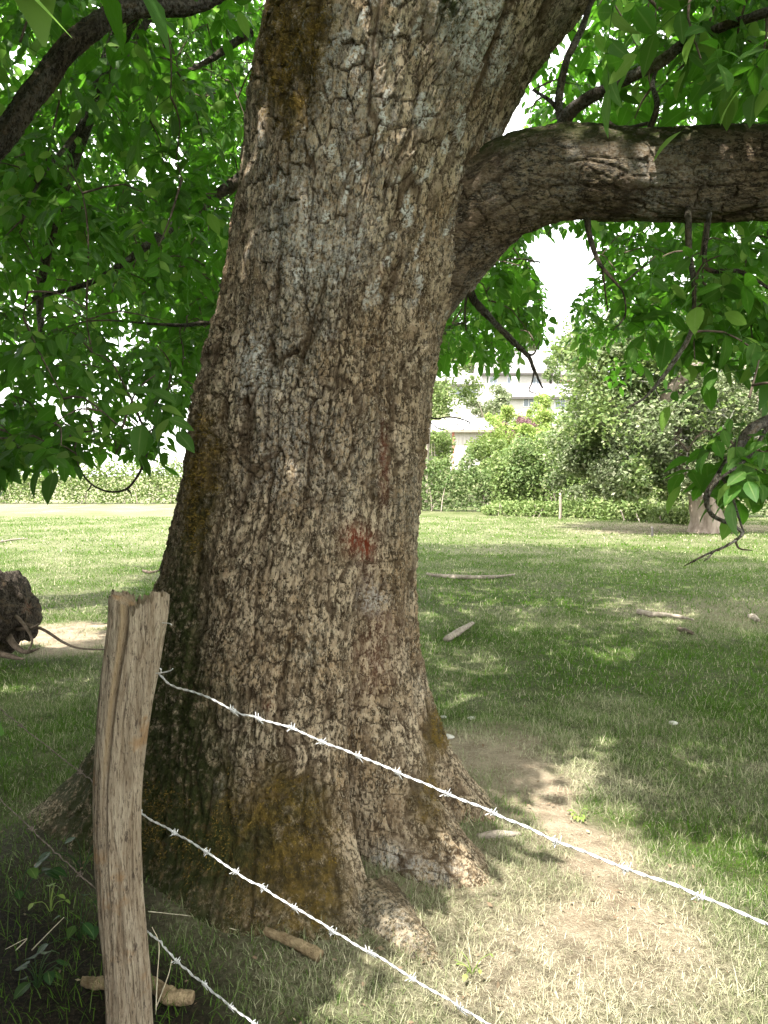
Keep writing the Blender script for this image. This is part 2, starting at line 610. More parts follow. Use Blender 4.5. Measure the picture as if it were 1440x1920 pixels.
def painted_shade(x, y):
    """deep shade painted near-black on the ground along the fence"""
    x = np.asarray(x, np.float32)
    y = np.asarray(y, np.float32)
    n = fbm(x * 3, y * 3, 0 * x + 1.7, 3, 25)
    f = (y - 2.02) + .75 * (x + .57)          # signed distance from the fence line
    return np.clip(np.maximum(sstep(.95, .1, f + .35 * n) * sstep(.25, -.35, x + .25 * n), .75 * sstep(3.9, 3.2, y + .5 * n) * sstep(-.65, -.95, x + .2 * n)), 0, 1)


def gz(x, y):
    x = np.asarray(x, np.float32)
    y = np.asarray(y, np.float32)
    near = np.exp(-((x / 9) ** 2 + ((y - 4) / 9) ** 2))
    z = near * (0.035 * vnoise(x * 1.1, y * 1.1, 0 * x, 21) + 0.012 * vnoise(x * 5, y * 5, 0 * x, 22))
    z = z + 0.05 * np.exp(-(((x + .45) / 1.3) ** 2 + ((y - 3.6) / 1.3) ** 2))
    z = z + 0.18 * np.clip(y - 40, 0, 100) * sstep(-12, 4, x)
    z = z + np.clip(y - 140, 0, 250) * 0.12 * sstep(-30, 20, x)
    return z


def gzf(x, y):
    return float(gz(np.array([x]), np.array([y]))[0])


def build_ground():
    ys = np.concatenate([np.linspace(-12, 1.5, 24), np.linspace(1.6, 6, 150), 6 + (np.geomspace(1, 60, 150) - 1) * .6,
                         np.geomspace(44, 900, 60)])
    us = np.concatenate([-np.geomspace(1, 6, 40)[::-1] + 0.35, np.linspace(-.63, .63, 170), np.geomspace(1, 6, 40) - 0.35])
    Y, U = np.meshgrid(ys, us, indexing='ij')
    X = U * (np.maximum(Y, 1.5) + 2.0)
    Z = gz(X, Y)
    V = np.stack([X, Y, Z], -1).reshape(-1, 3)
    n, k = Y.shape
    i = np.arange(n - 1)[:, None] * k
    j = np.arange(k - 1)[None, :]
    Q = np.stack([i + j, i + j + 1, i + k + j + 1, i + k + j], -1).reshape(-1, 4)
    o = mk("ground", V, [Q], M['ground'], None, {"dry": dryness(X, Y), "bare": bareness(X, Y), "painted_shade": painted_shade(X, Y)})
    kind(o, "structure")


build_ground()

# ------------------------------------------------------------------ grass
def blades(x, y, h, wd, seed, two=True):
    rng = np.random.default_rng(seed)
    n = len(x)
    z = gz(x, y)
    a = rng.uniform(0, 2 * np.pi, n)
    lean = rng.uniform(0.1, 1.1, n)
    b = rng.uniform(0, 2 * np.pi, n)
    side = np.stack([np.cos(a), np.sin(a), 0 * a], 1) * (wd * .5)[:, None]
    d = np.stack([np.cos(b) * np.sin(lean), np.sin(b) * np.sin(lean), np.cos(lean)], 1)
    d2 = np.stack([np.cos(b) * np.sin(lean * 1.7), np.sin(b) * np.sin(lean * 1.7), np.cos(lean * 1.7)], 1)
    p0 = np.stack([x, y, z - .004], 1)
    p1 = p0 + d * (h * .6)[:, None]
    p2 = p1 + d2 * (h * .5)[:, None]
    V = np.stack([p0 - side, p0 + side, p1 + side * .75, p1 - side * .75, p2], 1).reshape(-1, 3)
    i = np.arange(n)[:, None] * 5
    return V, i + np.array([[0, 1, 2, 3]]), i + np.array([[3, 2, 4]])


def build_grass():
    Vs, Qs, Ts, Ds = [], [], [], []
    base = 0
    for (y0, y1, dens, hh, ww, sd_) in ((1.7, 3.4, 15000, .030, .0022, 1), (3.4, 5.5, 9500, .032, .0030, 2), (5.5, 9, 3200, .032, .0052, 3),
                                        (9, 16, 800, .032, .010, 4), (16, 30, 150, .035, .022, 5)):
        rng = np.random.default_rng(sd_)
        area = 0.56 * (y1 ** 2 - y0 ** 2) + 0.5 * (y1 - y0)
        n = int(area * dens)
        y = np.sqrt(rng.uniform(y0 ** 2, y1 ** 2, n))
        x = rng.uniform(-1, 1, n) * (y * .53 + .25)
        d = dryness(x, y)
        bare = bareness(x, y)
        clump = fbm(x * 6, y * 6, 0 * x, 3, 40)
        keep = rng.random(n) < np.clip(1.05 - 0.98 * bare + 0.5 * clump, 0.05, 1) * (1 - .92 * painted_shade(x, y))
        x, y, d, clump = x[keep], y[keep], d[keep], clump[keep]
        n = len(x)
        h = hh * np.exp(rng.normal(0, .38, n)) * (1 + .5 * clump) * (1.1 - .35 * d)
        if y0 < 4:   # long tufts left ungrazed under the fence
            fx = np.clip(1 - np.abs((y - 2.0) + .75 * (x + .57)) / .5, 0, 1) * sstep(.1, -.35, x)
            h = h * (1 + 1.1 * fx)
        wd = ww * rng.uniform(.6, 1.4, n)
        V, Q, T = blades(x, y, h, wd, sd_ + 50)
        Vs.append(V)
        Qs.append(Q + base)
        Ts.append(T + base)
        dd = np.clip(d * 1.15 - .12 + rng.normal(0, .22, n), 0, 1)
        dd = np.where(rng.random(n) < .09, np.maximum(dd, .75), dd) * (1 - .9 * painted_shade(x, y))
        Ds.append(np.repeat(dd, 5))
        base += len(V)
    o = mk("grass", np.vstack(Vs), [np.vstack(Qs), np.vstack(Ts)], M['grass'], None, {"dry": np.concatenate(Ds)}, smooth=False)
    kind(o, "stuff")
    # litter: scraps of dead leaf and bark under the tree
    rng = np.random.default_rng(90)
    n = 3000
    y = rng.uniform(1.8, 7.5, n)
    x = rng.uniform(-1, 1, n) * (y * .53 + .2)
    k = rng.random(n) < (.10 + .9 * bareness(x, y)) * np.exp(-((y - 2.6) / 3.2) ** 2)
    x, y = x[k], y[k]
    n = len(x)
    z = gz(x, y) + rng.uniform(.004, .02, n)
    s = rng.uniform(.003, .009, n)
    a = rng.uniform(0, 6.28, n)
    t = rng.normal(0, .35, (n, 2))
    ux = np.stack([np.cos(a), np.sin(a), t[:, 0]], 1) * s[:, None] * 1.5
    uy = np.stack([-np.sin(a), np.cos(a), t[:, 1]], 1) * s[:, None] * .8
    c = np.stack([x, y, z], 1)
    V = np.stack([c - ux, c - uy, c + ux, c + uy], 1).reshape(-1, 3)
    Q = np.arange(n)[:, None] * 4 + np.array([[0, 1, 2, 3]])
    o = mk("leaf_litter", V, [Q], M['dead_leaf'], None, None, smooth=False)
    kind(o, "stuff")


build_grass()

# ------------------------------------------------------------------ the walnut tree: trunk
TY = 3.6
OUT = [(-700, 760, 1330), (-420, 690, 1300), (-200, 570, 1240), (-100, 540, 1185), (0, 515, 1112), (50, 505, 1070), (100, 495, 1030), (150, 485, 996), (200, 477, 965), (300, 468, 916),
       (400, 455, 880), (500, 437, 848), (600, 419, 823), (700, 396, 809), (800, 371, 800), (900, 346, 790), (1000, 323, 780),
       (1100, 302, 771), (1200, 284, 769), (1300, 262, 774), (1400, 238, 786), (1480, 222, 800), (1560, 212, 812), (1640, 206, 822)]
_o = np.array([(P(l, y, TY).x, P(r, y, TY).x, P(l, y, TY).z) for y, l, r in OUT])
_o = _o[np.argsort(_o[:, 2])]
ROOT_DEG = np.array([-180, -165, -150, -128, -105, -90, -78, -67, -59, -52.5, -46, -37, -26, -16, -6, 5, 20, 45, 80, 120, 150, 180])
ROOT_R = np.array([1.08, .90, .78, .76, .90, 1.03, 1.14, 1.17, 1.05, .56, .90, 1.17, 1.03, .68, .98, 1.00, .80, .72, .80, .85, .95, 1.08])


def trunk_base(th, z):
    """undisturbed trunk: centre, radius in direction th at height z (arrays)"""
    xl = np.interp(z, _o[:, 2], _o[:, 0])
    xr = np.interp(z, _o[:, 2], _o[:, 1])
    a = (xr - xl) / 2
    cx = (xr + xl) / 2
    b = np.minimum(a, .60) * 1.0
    c, s = np.cos(th), np.sin(th)
    r = 1.0 / np.sqrt((c / a) ** 2 + (s / b) ** 2)
    deg = np.degrees((th + np.pi) % (2 * np.pi) - np.pi)
    # roots run down and outwards, twisting slightly
    g = np.interp(deg, ROOT_DEG, ROOT_R)
    zz = np.maximum(z, -.3)
    lift = np.exp(-np.clip(zz, 0, 9) / .26) * .74 + np.exp(-np.clip(zz, 0, 9) / .70) * .26
    r = r + (g - .64) * lift * (1.0 + np.where(zz < 0, -zz * 1.2, 0))
    return cx, r


def bark_relief(s, h, lo, hi):
    """bark: s along the girth, h along the stem.  lo = finely fissured, hi = broad plates, rest = knobbly"""
    z = 0 * s
    ws = s + .022 * vnoise(s * 6, h * 4, z, 31) + .010 * vnoise(s * 22, h * 15, z, 32) + .004 * vnoise(s * 60, h * 40, z, 35)
    wh = h + .05 * vnoise(s * 6, h * 5, z, 33) + .014 * vnoise(s * 24, h * 24, z, 34) + .005 * vnoise(s * 60, h * 60, z, 36)
    # broad blocky plates, each tilted so that one edge stands proud
    hs = s + .020 * vnoise(s * 5, h * 3, z, 131) + .005 * vnoise(s * 24, h * 18, z, 132) + .0015 * vnoise(s * 90, h * 60, z, 134)
    hw = h + .03 * vnoise(s * 9, h * 4, z, 133)
    f1, f2, ca, ox, oy = voronoi(hs / .052, hw / .112, 3, 9.0)
    e = sstep(.0, .085, f2 - f1)
    tilt = ox * np.cos(ca * 40) + .9 * oy * np.sin(ca * 40)
    fis = 1 - sstep(.0, .15, np.abs(vnoise(hs * 12, hw * 1.9, z, 37)))
    d_hi = (e - 1) * .015 + tilt * .015 + (ca - .5) * .014 - fis * .016
    g1, g2, cg, gx, gy = voronoi(hs / .026, hw / .055, 13, 7.0)
    eg = sstep(0, .12, g2 - g1)
    d_hi = d_hi + (eg - 1) * .004 * (ca > .4) + (cg - .5) * .004
    p_hi = np.clip(e - fis * .8, 0, 1)
    # knobbly middle
    f1, f2, cc, ox, oy = voronoi(ws / .024, wh / .044, 6, 4.0)
    e = sstep(.0, .16, f2 - f1)
    fis = 1 - sstep(0, .16, np.abs(vnoise(ws * 17, wh * 5, z, 38)))
    d_md = (e - 1) * .011 + (ox * np.cos(cc * 40) + oy * np.sin(cc * 40)) * .009 + (cc - .5) * .014 - fis * .015
    p_md = np.clip(e - fis * .7, 0, 1)
    # long narrow flakes lower down
    f1, f2, cb, ox, oy = voronoi(ws / .020, wh / .072, 16, 5.0)
    e = sstep(.0, .15, f2 - f1)
    fis = 1 - sstep(0, .15, np.abs(vnoise(ws * 19, wh * 2.2, z, 61)))
    d_lo = (e - 1) * .011 + (ox * np.cos(cb * 40) + .6 * oy * np.sin(cb * 40)) * .009 + (cb - .5) * .014 - fis * .019
    p_lo = np.clip(e - fis * .7, 0, 1)
    fur = 1 - sstep(0, .17, np.abs(vnoise(ws * 10.5, wh * 1.25, z, 65)))
    fur2 = 1 - sstep(0, .13, np.abs(vnoise(ws * 8, wh * 2.2, z, 66)))
    d_lo = d_lo - .022 * fur
    p_lo = p_lo * (1 - .75 * fur)
    d_md = d_md - .018 * np.maximum(fur * .8, fur2)
    p_md = p_md * (1 - .7 * np.maximum(fur * .8, fur2))
    wm = np.clip(1 - lo - hi, 0, 1)
    disp = d_hi * hi + d_lo * lo + d_md * wm
    plate = p_hi * hi + p_lo * lo + p_md * wm
    cell = ca * hi + cb * lo + cc * wm
    disp = disp + .0060 * fbm(s * 48, h * 30, z, 3, 50, .65) * (1 - .65 * hi) + .0035 * vnoise(s * 105, h * 80, z, 55) * (1 - .4 * hi) + .006 * fbm(s * 11, h * 5, z, 3, 58)
    return disp, plate, cell


tree = thing("walnut_tree", "huge old leaning walnut tree with furrowed bark, moss and spreading roots behind the wire fence", "tree", (-.45, TY, 0))


def world_child(o, parent):
    o.parent = parent
    o.matrix_parent_inverse = parent.matrix_world.inverted() if False else o.matrix_parent_inverse
    o.location = Vector(o.location) - Vector(parent.location)
    return o


def build_trunk():
    front = np.linspace(R(-205), R(25), 430, endpoint=False)
    back = np.linspace(R(25), R(155), 60, endpoint=False)
    th = np.concatenate([front, back])
    zs = np.concatenate([np.linspace(-.20, 4.05, 900), np.linspace(4.1, 6.6, 60)])
    Zg, TH = np.meshgrid(zs, th, indexing='ij')
    cx, r0 = trunk_base(TH, Zg)
    arc = (TH + np.pi / 2) * .62 + 10
    twist = arc + .10 * np.clip(Zg - 1.6, 0, 9)           # grain swings up to the right with the lean
    hi = sstep(1.9, 2.7, Zg + .25 * vnoise(arc * 2, Zg * 2, 0 * arc, 81))
    lo = 1 - sstep(1.15, 1.75, Zg + .25 * vnoise(arc * 2, Zg * 2, 0 * arc, 82))
    disp, plate, cell = bark_relief(twist, Zg, lo, hi)
    # low old-bark on the roots is smoother
    sm = 1 - .62 * np.exp(-np.clip(Zg, 0, 9) / .28)
    # burr low on the left flank and folds above it
    bulge = .055 * np.exp(-((Zg - 1.95) / .30) ** 2 - ((TH - R(-150)) / .30) ** 2)
    bulge = bulge + .060 * np.exp(-((Zg - 2.72) / .34) ** 2 - ((TH - R(-8)) / .40) ** 2)     # collar under the big limb
    flute = .020 * np.sin(TH * 7 + Zg * .6 + 1.5 * vnoise(TH, Zg * .8, 0 * TH, 83)) * np.exp(-np.clip(Zg - .1, 0, 9) / .8)
    big = .035 * fbm(arc * 2.2, Zg * 1.3, 0 * arc, 3, 84)
    r = r0 + disp * sm + bulge + flute + big
    X = cx + r * np.cos(TH)
    Y = TY + r * np.sin(TH)
    V = np.stack([X, Y, Zg], -1).reshape(-1, 3)
    n, k = Zg.shape
    i = np.arange(n - 1)[:, None] * k
    j = np.arange(k)[None, :]
    jj = (j + 1) % k
    Q = np.stack([i + j, i + jj, i + k + jj, i + k + j], -1).reshape(-1, 4)
    # growths on the bark, and shade painted dark at its lower left
    def spot(px, py, sx, sy):
        c = P(px, py, TY - .5)
        return np.exp(-((X - c.x) / sx) ** 2 - ((Zg - c.z) / sy) ** 2)
    nz = fbm(arc * 5, Zg * 5, 0 * arc, 4, 85)
    moss = spot(545, 90, .13, .42) * 1.2 + spot(560, -80, .2, .3) + spot(385, 850, .10, .30) * .8 + spot(350, 960, .06, .2) * .7
    moss += spot(350, 1540, .42, .22) * .7 + spot(560, 1520, .17, .17) * .75 + spot(610, 1580, .13, .12) * .6 + spot(800, 1510, .08, .14) * .7
    moss += spot(840, 1440, .08, .1) * .7 + spot(480, 1450, .22, .12) * .6
    moss = np.clip(moss * 1.25 + nz * .55 - .12, 0, 1) * (moss > .04)
    lic = .32 * spot(540, 300, .14, .45) + .75 * spot(470, 680, .10, .13) + .28 * spot(540, 840, .25, .25) + 1.5 * spot(890, 50, .13, .13) + .35 * spot(620, 460, .25, .2)
    lic += .7 * spot(700, 1130, .06, .06) + .75 * spot(735, 1620, .07, .12) + .5 * spot(430, 1440, .06, .06) + .4 * spot(800, 1600, .15, .06) + .30 * spot(640, 200, .2, .5)
    lic += .35 * spot(870, 350, .06, .25) + .3 * spot(620, 1680, .05, .05)
    lic += 1.3 * sstep(.42, .62, vnoise(arc * 26, Zg * 20, 0 * arc, 141)) * (spot(800, 230, .35, .6) + .7 * spot(600, 350, .3, .5))
    lic = np.clip(lic * 1.1 + nz * .35 - .05, 0, 1) * sstep(.2, .7, plate)
    rust = spot(665, 1010, .055, .06) * 1.1 + spot(690, 1030, .03, .05) + .6 * spot(515, 1300, .03, .03) + .55 * spot(720, 870, .02, .15) + .6 * spot(715, 495, .02, .04) + .35 * spot(700, 1200, .1, .3)
    rust = np.clip(rust * .78 + nz * .3 - .08, 0, 1) * (rust > .05)
    gm = np.clip(spot(840, 20, .08, .12) + nz * .4 - .1, 0, 1) * (spot(840, 20, .08, .12) > .1) + .5 * np.exp(-np.clip(Zg, 0, 9) / .07) * sstep(-.2, .4, nz)
    gm += np.clip(1.6 * spot(300, 1480, .36, .50) + 1.1 * spot(60, 1530, .55, .36) + 1.1 * spot(325, 1160, .14, .42) + nz * .5 - .1, 0, 1)  # dark coat painting shade on the lower left trunk and root
    o = mk("trunk", V, [Q], M['bark'], None, {"plate": plate, "cell": cell, "moss": moss, "lichen": lic, "rust": rust, "moss_and_shade": np.clip(gm, 0, 1)})
    world_child(o, tree)
    # moss tufts on the bark; dark ones also fill the painted shade
    rng = np.random.default_rng(55)
    for nm, a, mt, cnt in (("moss", moss, 'moss', 9000), ("moss", np.clip(gm, 0, 1) * .8, 'moss_and_shade', 5000)):
        wgt = np.where(a.ravel() * (.5 + .5 * vnoise(arc.ravel() * 14, Zg.ravel() * 14, 0, 143)) > .30, a.ravel(), 0)
        wgt = wgt * (np.sin(TH).ravel() < .1)
        ii = rng.choice(len(V), cnt, p=wgt / wgt.sum())
        nrm = np.stack([np.cos(TH).ravel()[ii], np.sin(TH).ravel()[ii], 0 * ii + .15], 1)
        d = nrm + rng.normal(0, .55, (cnt, 3)) + np.array([0, 0, -.25])
        d /= np.linalg.norm(d, axis=1)[:, None]
        sd_ = np.cross(d, rng.normal(0, 1, (cnt, 3)))
        sd_ /= np.linalg.norm(sd_, axis=1)[:, None]
        b0 = V[ii] + rng.normal(0, .003, (cnt, 3))
        h_ = rng.uniform(.006, .015, cnt)[:, None]
        W = np.stack([b0 - sd_ * .0022, b0 + sd_ * .0022, b0 + d * h_], 1).reshape(-1, 3)
        q = mk(nm, W, [np.arange(cnt)[:, None] * 3 + np.array([[0, 1, 2]])], M[mt], None, None, smooth=False)
        kind(q, "stuff")
        world_child(q, tree)


build_trunk()


def bark_tube(name, pts, rads, seg, rows, hi, mat, parent, moss_top=0.0, amp=1.0, seed=0):
    path = catmull(pts, rows)
    u = np.linspace(0, 1, rows)
    rad = np.interp(u, np.linspace(0, 1, len(rads)), rads)
    ln = np.concatenate([[0], np.cumsum(np.linalg.norm(np.diff(path, axis=0), axis=1))])
    th = np.linspace(0, 2 * np.pi, seg, endpoint=False)
    S = th[None, :] * rad.mean() + 0 * ln[:, None] + seed
    H = ln[:, None] + 0 * th[None, :] + seed * 2
    disp, plate, cell = bark_relief(S, H, np.full_like(S, 1 - hi), np.full_like(S, hi))
    fold = .05 * rad[:, None] * fbm(np.cos(th)[None, :] + 0 * H, np.sin(th)[None, :] + 0 * H, H * 2.5, 3, 300 + int(seed * 10))
    V, Fs = tube(path, rad, seg, disp * amp + fold, True)
    up = np.cos(th)[None, :] + 0 * H
    nz = fbm(S * 5, H * 5, 0 * S, 3, 88)
    gm = np.clip(sstep(.25, .8, up + .45 * nz) * moss_top, 0, 1)
    pad = lambda a: np.concatenate([np.broadcast_to(a, S.shape).ravel(), [0.5, 0.5]])
    o = mk(name, V, Fs, mat, None, {"plate": pad(plate), "cell": pad(cell), "moss": pad(0 * S), "moss_and_shade": pad(gm),
                                  "lichen": pad(np.clip(.12 + nz * .3, 0, 1) * plate), "rust": pad(0 * S)})
    world_child(o, parent)
    return path, rad


SKEL = []      # (points) nodes twigs may grow from


def skel(path, step=4):
    SKEL.extend(path[::step].tolist())


# surface root running on down to the right, half buried
ROOT = []
for (x, y) in ((700, 1700), (745, 1735), (795, 1775), (840, 1830), (875, 1885), (910, 1935)):
    q = G(x, y)
    ROOT.append((q.x - .02, q.y, gzf(q.x, q.y) - .085 - .004 * len(ROOT)))
bark_tube("surface_root", ROOT, [.16, .14, .115, .095, .08, .06], 70, 160, .2, M['bark'], tree, .25, .45, 21.0)

# the big limb that leaves to the right
LIMB = [P(770, 560, 3.62), P(850, 450, 3.56), P(930, 368, 3.46), P(1040, 326, 3.38), P(1190, 330, 3.32), P(1330, 328, 3.28), P(1470, 322, 3.25), P(1750, 300, 3.2), P(2300, 180, 3.3)]
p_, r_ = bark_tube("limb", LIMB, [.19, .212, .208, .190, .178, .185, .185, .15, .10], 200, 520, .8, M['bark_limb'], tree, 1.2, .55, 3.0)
skel(p_, 20)


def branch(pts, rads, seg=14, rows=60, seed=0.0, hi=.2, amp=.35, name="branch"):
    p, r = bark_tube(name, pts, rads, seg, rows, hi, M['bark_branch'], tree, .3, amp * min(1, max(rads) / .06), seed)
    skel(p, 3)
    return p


# upper-left bough, sagging out of the crown
branch([P(560, -260, 3.9), P(470, -90, 3.6), P(370, 2, 3.4), P(250, 14, 3.25), P(150, 70, 3.1), P(60, 180, 3.0), P(0, 265, 2.95), P(-120, 400, 2.9)],
       [.065, .056, .047, .043, .042, .045, .043, .036], 40, 260, 5.0, .3, .45)
# out-of-view scaffold of the crown
branch([(-.1, 3.6, 4.0), (-.9, 3.3, 5.3), (-2.4, 3.0, 6.5), (-4.6, 2.6, 7.4)], [.26, .20, .14, .06], 20, 60, 6.0)
branch([(.5, 3.6, 4.4), (1.4, 2.9, 5.8), (2.4, 1.4, 7.0), (3.2, -1.0, 7.8)], [.26, .20, .14, .06], 20, 60, 7.0)
branch([(.4, 3.7, 4.6), (1.2, 5.0, 6.2), (2.0, 7.0, 7.4), (2.6, 9.5, 8.0)], [.24, .18, .12, .05], 20, 60, 8.0)
branch([(-.2, 3.6, 4.4), (-1.0, 5.0, 5.8), (-2.2, 6.8, 6.8), (-3.6, 9.0, 6.2)], [.24, .17, .11, .05], 20, 60, 9.0)
branch([(.1, 3.6, 4.6), (.2, 2.2, 6.4), (1.2, .4, 7.2), (2.2, -1.6, 7.4)], [.24, .17, .11, .05], 20, 60, 9.5)
branch([(-.8, 4.6, 5.2), (-1.6, 5.2, 4.6), (-2.2, 5.6, 3.7), (-2.5, 5.8, 2.9), (-2.4, 5.7, 2.3)], [.07, .06, .045, .03, .014], 12, 60, 9.7)
# shoots standing on the limb
branch([P(1062, 262, 3.36), P(1060, 225, 3.34), P(1085, 196, 3.28), P(1150, 160, 3.15), P(1235, 118, 3.0), P(1300, 72, 2.9), P(1440, 22, 2.7), P(1620, -40, 2.5)],
       [.040, .032, .027, .024, .022, .019, .016, .01], 14, 110, 10.0)
branch([P(1056, 235, 3.35), P(1048, 190, 3.36), P(1062, 115, 3.4), P(1090, 55, 3.45), P(1120, -30, 3.5)], [.02, .018, .016, .015, .01], 10, 60, 11.0)
branch([P(1054, 222, 3.35), P(1035, 192, 3.42), P(1000, 168, 3.5)], [.013, .010, .006], 8, 30, 11.5, name="twig")
branch([P(1215, 250, 3.3), P(1232, 200, 3.25), P(1225, 150, 3.3), P(1250, 90, 3.3)], [.014, .012, .010, .006], 8, 40, 12.0, name="twig")
branch([P(1215, 232, 3.3), P(1160, 240, 3.4), P(1130, 215, 3.45)], [.009, .008, .005], 8, 30, 12.5, name="twig")
# shoots hanging below the limb
branch([P(1100, 405, 3.34), P(1106, 445, 3.32), P(1122, 490, 3.25), P(1150, 525, 3.15), P(1168, 550, 3.1), P(1172, 590, 3.05), P(1150, 620, 3.0)], [.015, .012, .011, .008, .006, .005, .003], 9, 80, 13.0)
branch([P(1170, 530, 3.12), P(1200, 505, 3.2), P(1230, 480, 3.25)], [.004, .004, .003], 6, 20, 13.2, name="twig")
branch([P(1290, 390, 3.2), P(1292, 470, 3.1), P(1302, 540, 3.0), P(1296, 620, 2.95), P(1262, 680, 2.9), P(1215, 740, 2.9), P(1175, 765, 2.9)], [.014, .012, .011, .010, .009, .006, .003], 9, 90, 13.5)
branch([P(1330, 400, 3.2), P(1324, 500, 3.1), P(1390, 510, 3.0), P(1470, 560, 3.0)], [.011, .010, .008, .005], 8, 60, 14.0)
# drooping end at the far right
branch([P(1640, 700, 3.2), P(1500, 775, 3.0), P(1425, 795, 2.85), P(1385, 835, 2.8), P(1350, 890, 2.75), P(1325, 930, 2.75), P(1335, 965, 2.78), P(1375, 985, 2.8), P(1392, 1002, 2.8), P(1365, 1022, 2.8), P(1320, 1042, 2.82), P(1282, 1062, 2.85)],
       [.028, .024, .022, .019, .016, .011, .008, .007, .007, .006, .005, .003], 10, 150, 14.5)
branch([P(1378, 1010, 2.8), P(1386, 1028, 2.8), P(1410, 1032, 2.8)], [.004, .004, .002], 6, 24, 15.0, name="twig")
branch([P(1340, 1032, 2.82), P(1328, 1046, 2.8), P(1320, 1052, 2.8)], [.004, .003, .002], 6, 16, 15.1, name="twig")
branch([P(1352, 890, 2.75), P(1372, 930, 2.8), P(1390, 985, 2.85), P(1396, 1000, 2.85)], [.006, .005, .004, .003], 6, 40, 15.2, name="twig")
branch([P(1440, 800, 2.85), P(1400, 860, 2.7), P(1340, 905, 2.6), P(1330, 930, 2.6)], [.008, .007, .005, .003], 6, 40, 15.3, name="twig")
# drooping branch behind the trunk
branch([P(700, 380, 5.2), P(800, 450, 5.0), P(868, 525, 4.9), P(892, 566, 4.8), P(930, 608, 4.75), P(962, 640, 4.7), P(990, 668, 4.7), P(1000, 690, 4.7), P(1018, 728, 4.7)],
       [.06, .045, .028, .025, .021, .018, .013, .010, .005], 10, 110, 16.0)
branch([P(955, 632, 4.72), P(985, 660, 4.7), P(1000, 664, 4.7), P(1012, 640, 4.7)], [.009, .008, .006, .003], 7, 30, 16.3, name="twig")
branch([P(1002, 690, 4.7), P(998, 715, 4.7), P(992, 732, 4.7), P(1005, 738, 4.7)], [.006, .005, .004, .003], 6, 24, 16.5, name="twig")
branch([P(880, 520, 4.9), P(872, 580, 4.8), P(874, 620, 4.8)], [.010, .008, .005], 7, 30, 16.6, name="twig")
branch([P(780, 770, 4.9), P(815, 785, 4.8), P(845, 782, 4.8), P(880, 792, 4.8), P(866, 806, 4.8), P(856, 792, 4.8)], [.008, .006, .005, .004, .003, .002], 6, 50, 16.8, name="twig")
branch([P(800, 786, 4.8), P(826, 805, 4.8), P(850, 798, 4.8), P(900, 785, 4.8)], [.004, .004, .003, .002], 6, 40, 16.9, name="twig")
# looped twig under the left foliage
branch([P(140, 840, 4.2), P(150, 880, 4.1), P(172, 908, 4.05), P(205, 922, 4.0), P(238, 916, 4.0), P(262, 885, 4.0), P(275, 850, 4.1), P(290, 800, 4.3)], [.003, .005, .0055, .006, .0065, .007, .008, .009], 9, 80, 17.0)
branch([P(172, 908, 4.05), P(166, 918, 4.05), P(160, 922, 4.05)], [.005, .004, .002], 6, 14, 17.2, name="twig")
branch([P(236, 916, 4.0), P(244, 922, 4.0), P(246, 930, 4.0)], [.005, .004, .002], 6, 14, 17.4, name="twig")
# inner twigs of the left side
branch([P(470, 60, 5.2), P(380, 120, 5.0), P(330, 130, 4.8), P(300, 60, 4.6), P(275, 10, 4.4)], [.03, .018, .012, .009, .006], 8, 60, 17.6)
branch([P(440, 610, 5.0), P(380, 606, 4.9), P(330, 610, 4.8), P(200, 600, 4.6)], [.02, .016, .012, .006], 8, 50, 17.8)
branch([P(500, 300, 5.6), P(330, 420, 5.4), P(190, 520, 5.2), P(60, 560, 5.0)], [.05, .035, .02, .01], 10, 60, 18.0)
branch([P(300, 0, 5.5), P(180, 200, 5.0), P(80, 330, 4.6), P(40, 420, 4.4)], [.03, .02, .012, .006], 8, 60, 18.2)

# ------------------------------------------------------------------ walnut leaves
def leaflet_mesh(L, W, rows, rng, cup=.25, droop=.35):
    """one leaflet along +x from origin, normal +z;  returns V, T, mid"""
    ts = {5: [0, .14, .36, .62, .84, 1], 3: [0, .45, 1]}[rows]
    wv = {5: [.05, .62, 1.0, .86, .45, 0], 3: [.25, 1.05, .1]}[rows]
    V, mid = [], []
    ph, wav = rng.uniform(0, 6), rng.uniform(.01, .05)
    for t, w_ in zip(ts, wv):
        hw = w_ * W * .5
        z = -droop * L * t * t
        zz = cup * hw
        if rows == 3:
            V += [(t * L, hw, z), (t * L, -hw, z)]
            mid += [0, 0]
            continue
        V += [(t * L, hw, z + zz + wav * L * math.sin(6 * t + ph) * w_), (t * L, 0, z), (t * L, -hw, z + zz + wav * L * math.sin(5 * t + ph + 2) * w_)]
        mid += [0, 1, 0]
    Q = []
    if rows == 3:
        return np.array(V), np.array([(0, 1, 3, 2), (2, 3, 5, 4)]), np.array(mid, float)
    for i in range(len(ts) - 1):
        a = 3 * i
        Q += [(a, a + 1, a + 4, a + 3), (a + 1, a + 2, a + 5, a + 4)]
    return np.array(V), np.array(Q), np.array(mid, float)


def rotz(V, a):
    c, s = math.cos(a), math.sin(a)
    return np.stack([V[:, 0] * c - V[:, 1] * s, V[:, 0] * s + V[:, 1] * c, V[:, 2]], 1)


def rotx(V, a):
    c, s = math.cos(a), math.sin(a)
    return np.stack([V[:, 0], V[:, 1] * c - V[:, 2] * s, V[:, 1] * s + V[:, 2] * c], 1)


def roty(V, a):
    c, s = math.cos(a), math.sin(a)
    return np.stack([V[:, 0] * c + V[:, 2] * s, V[:, 1], -V[:, 0] * s + V[:, 2] * c], 1)


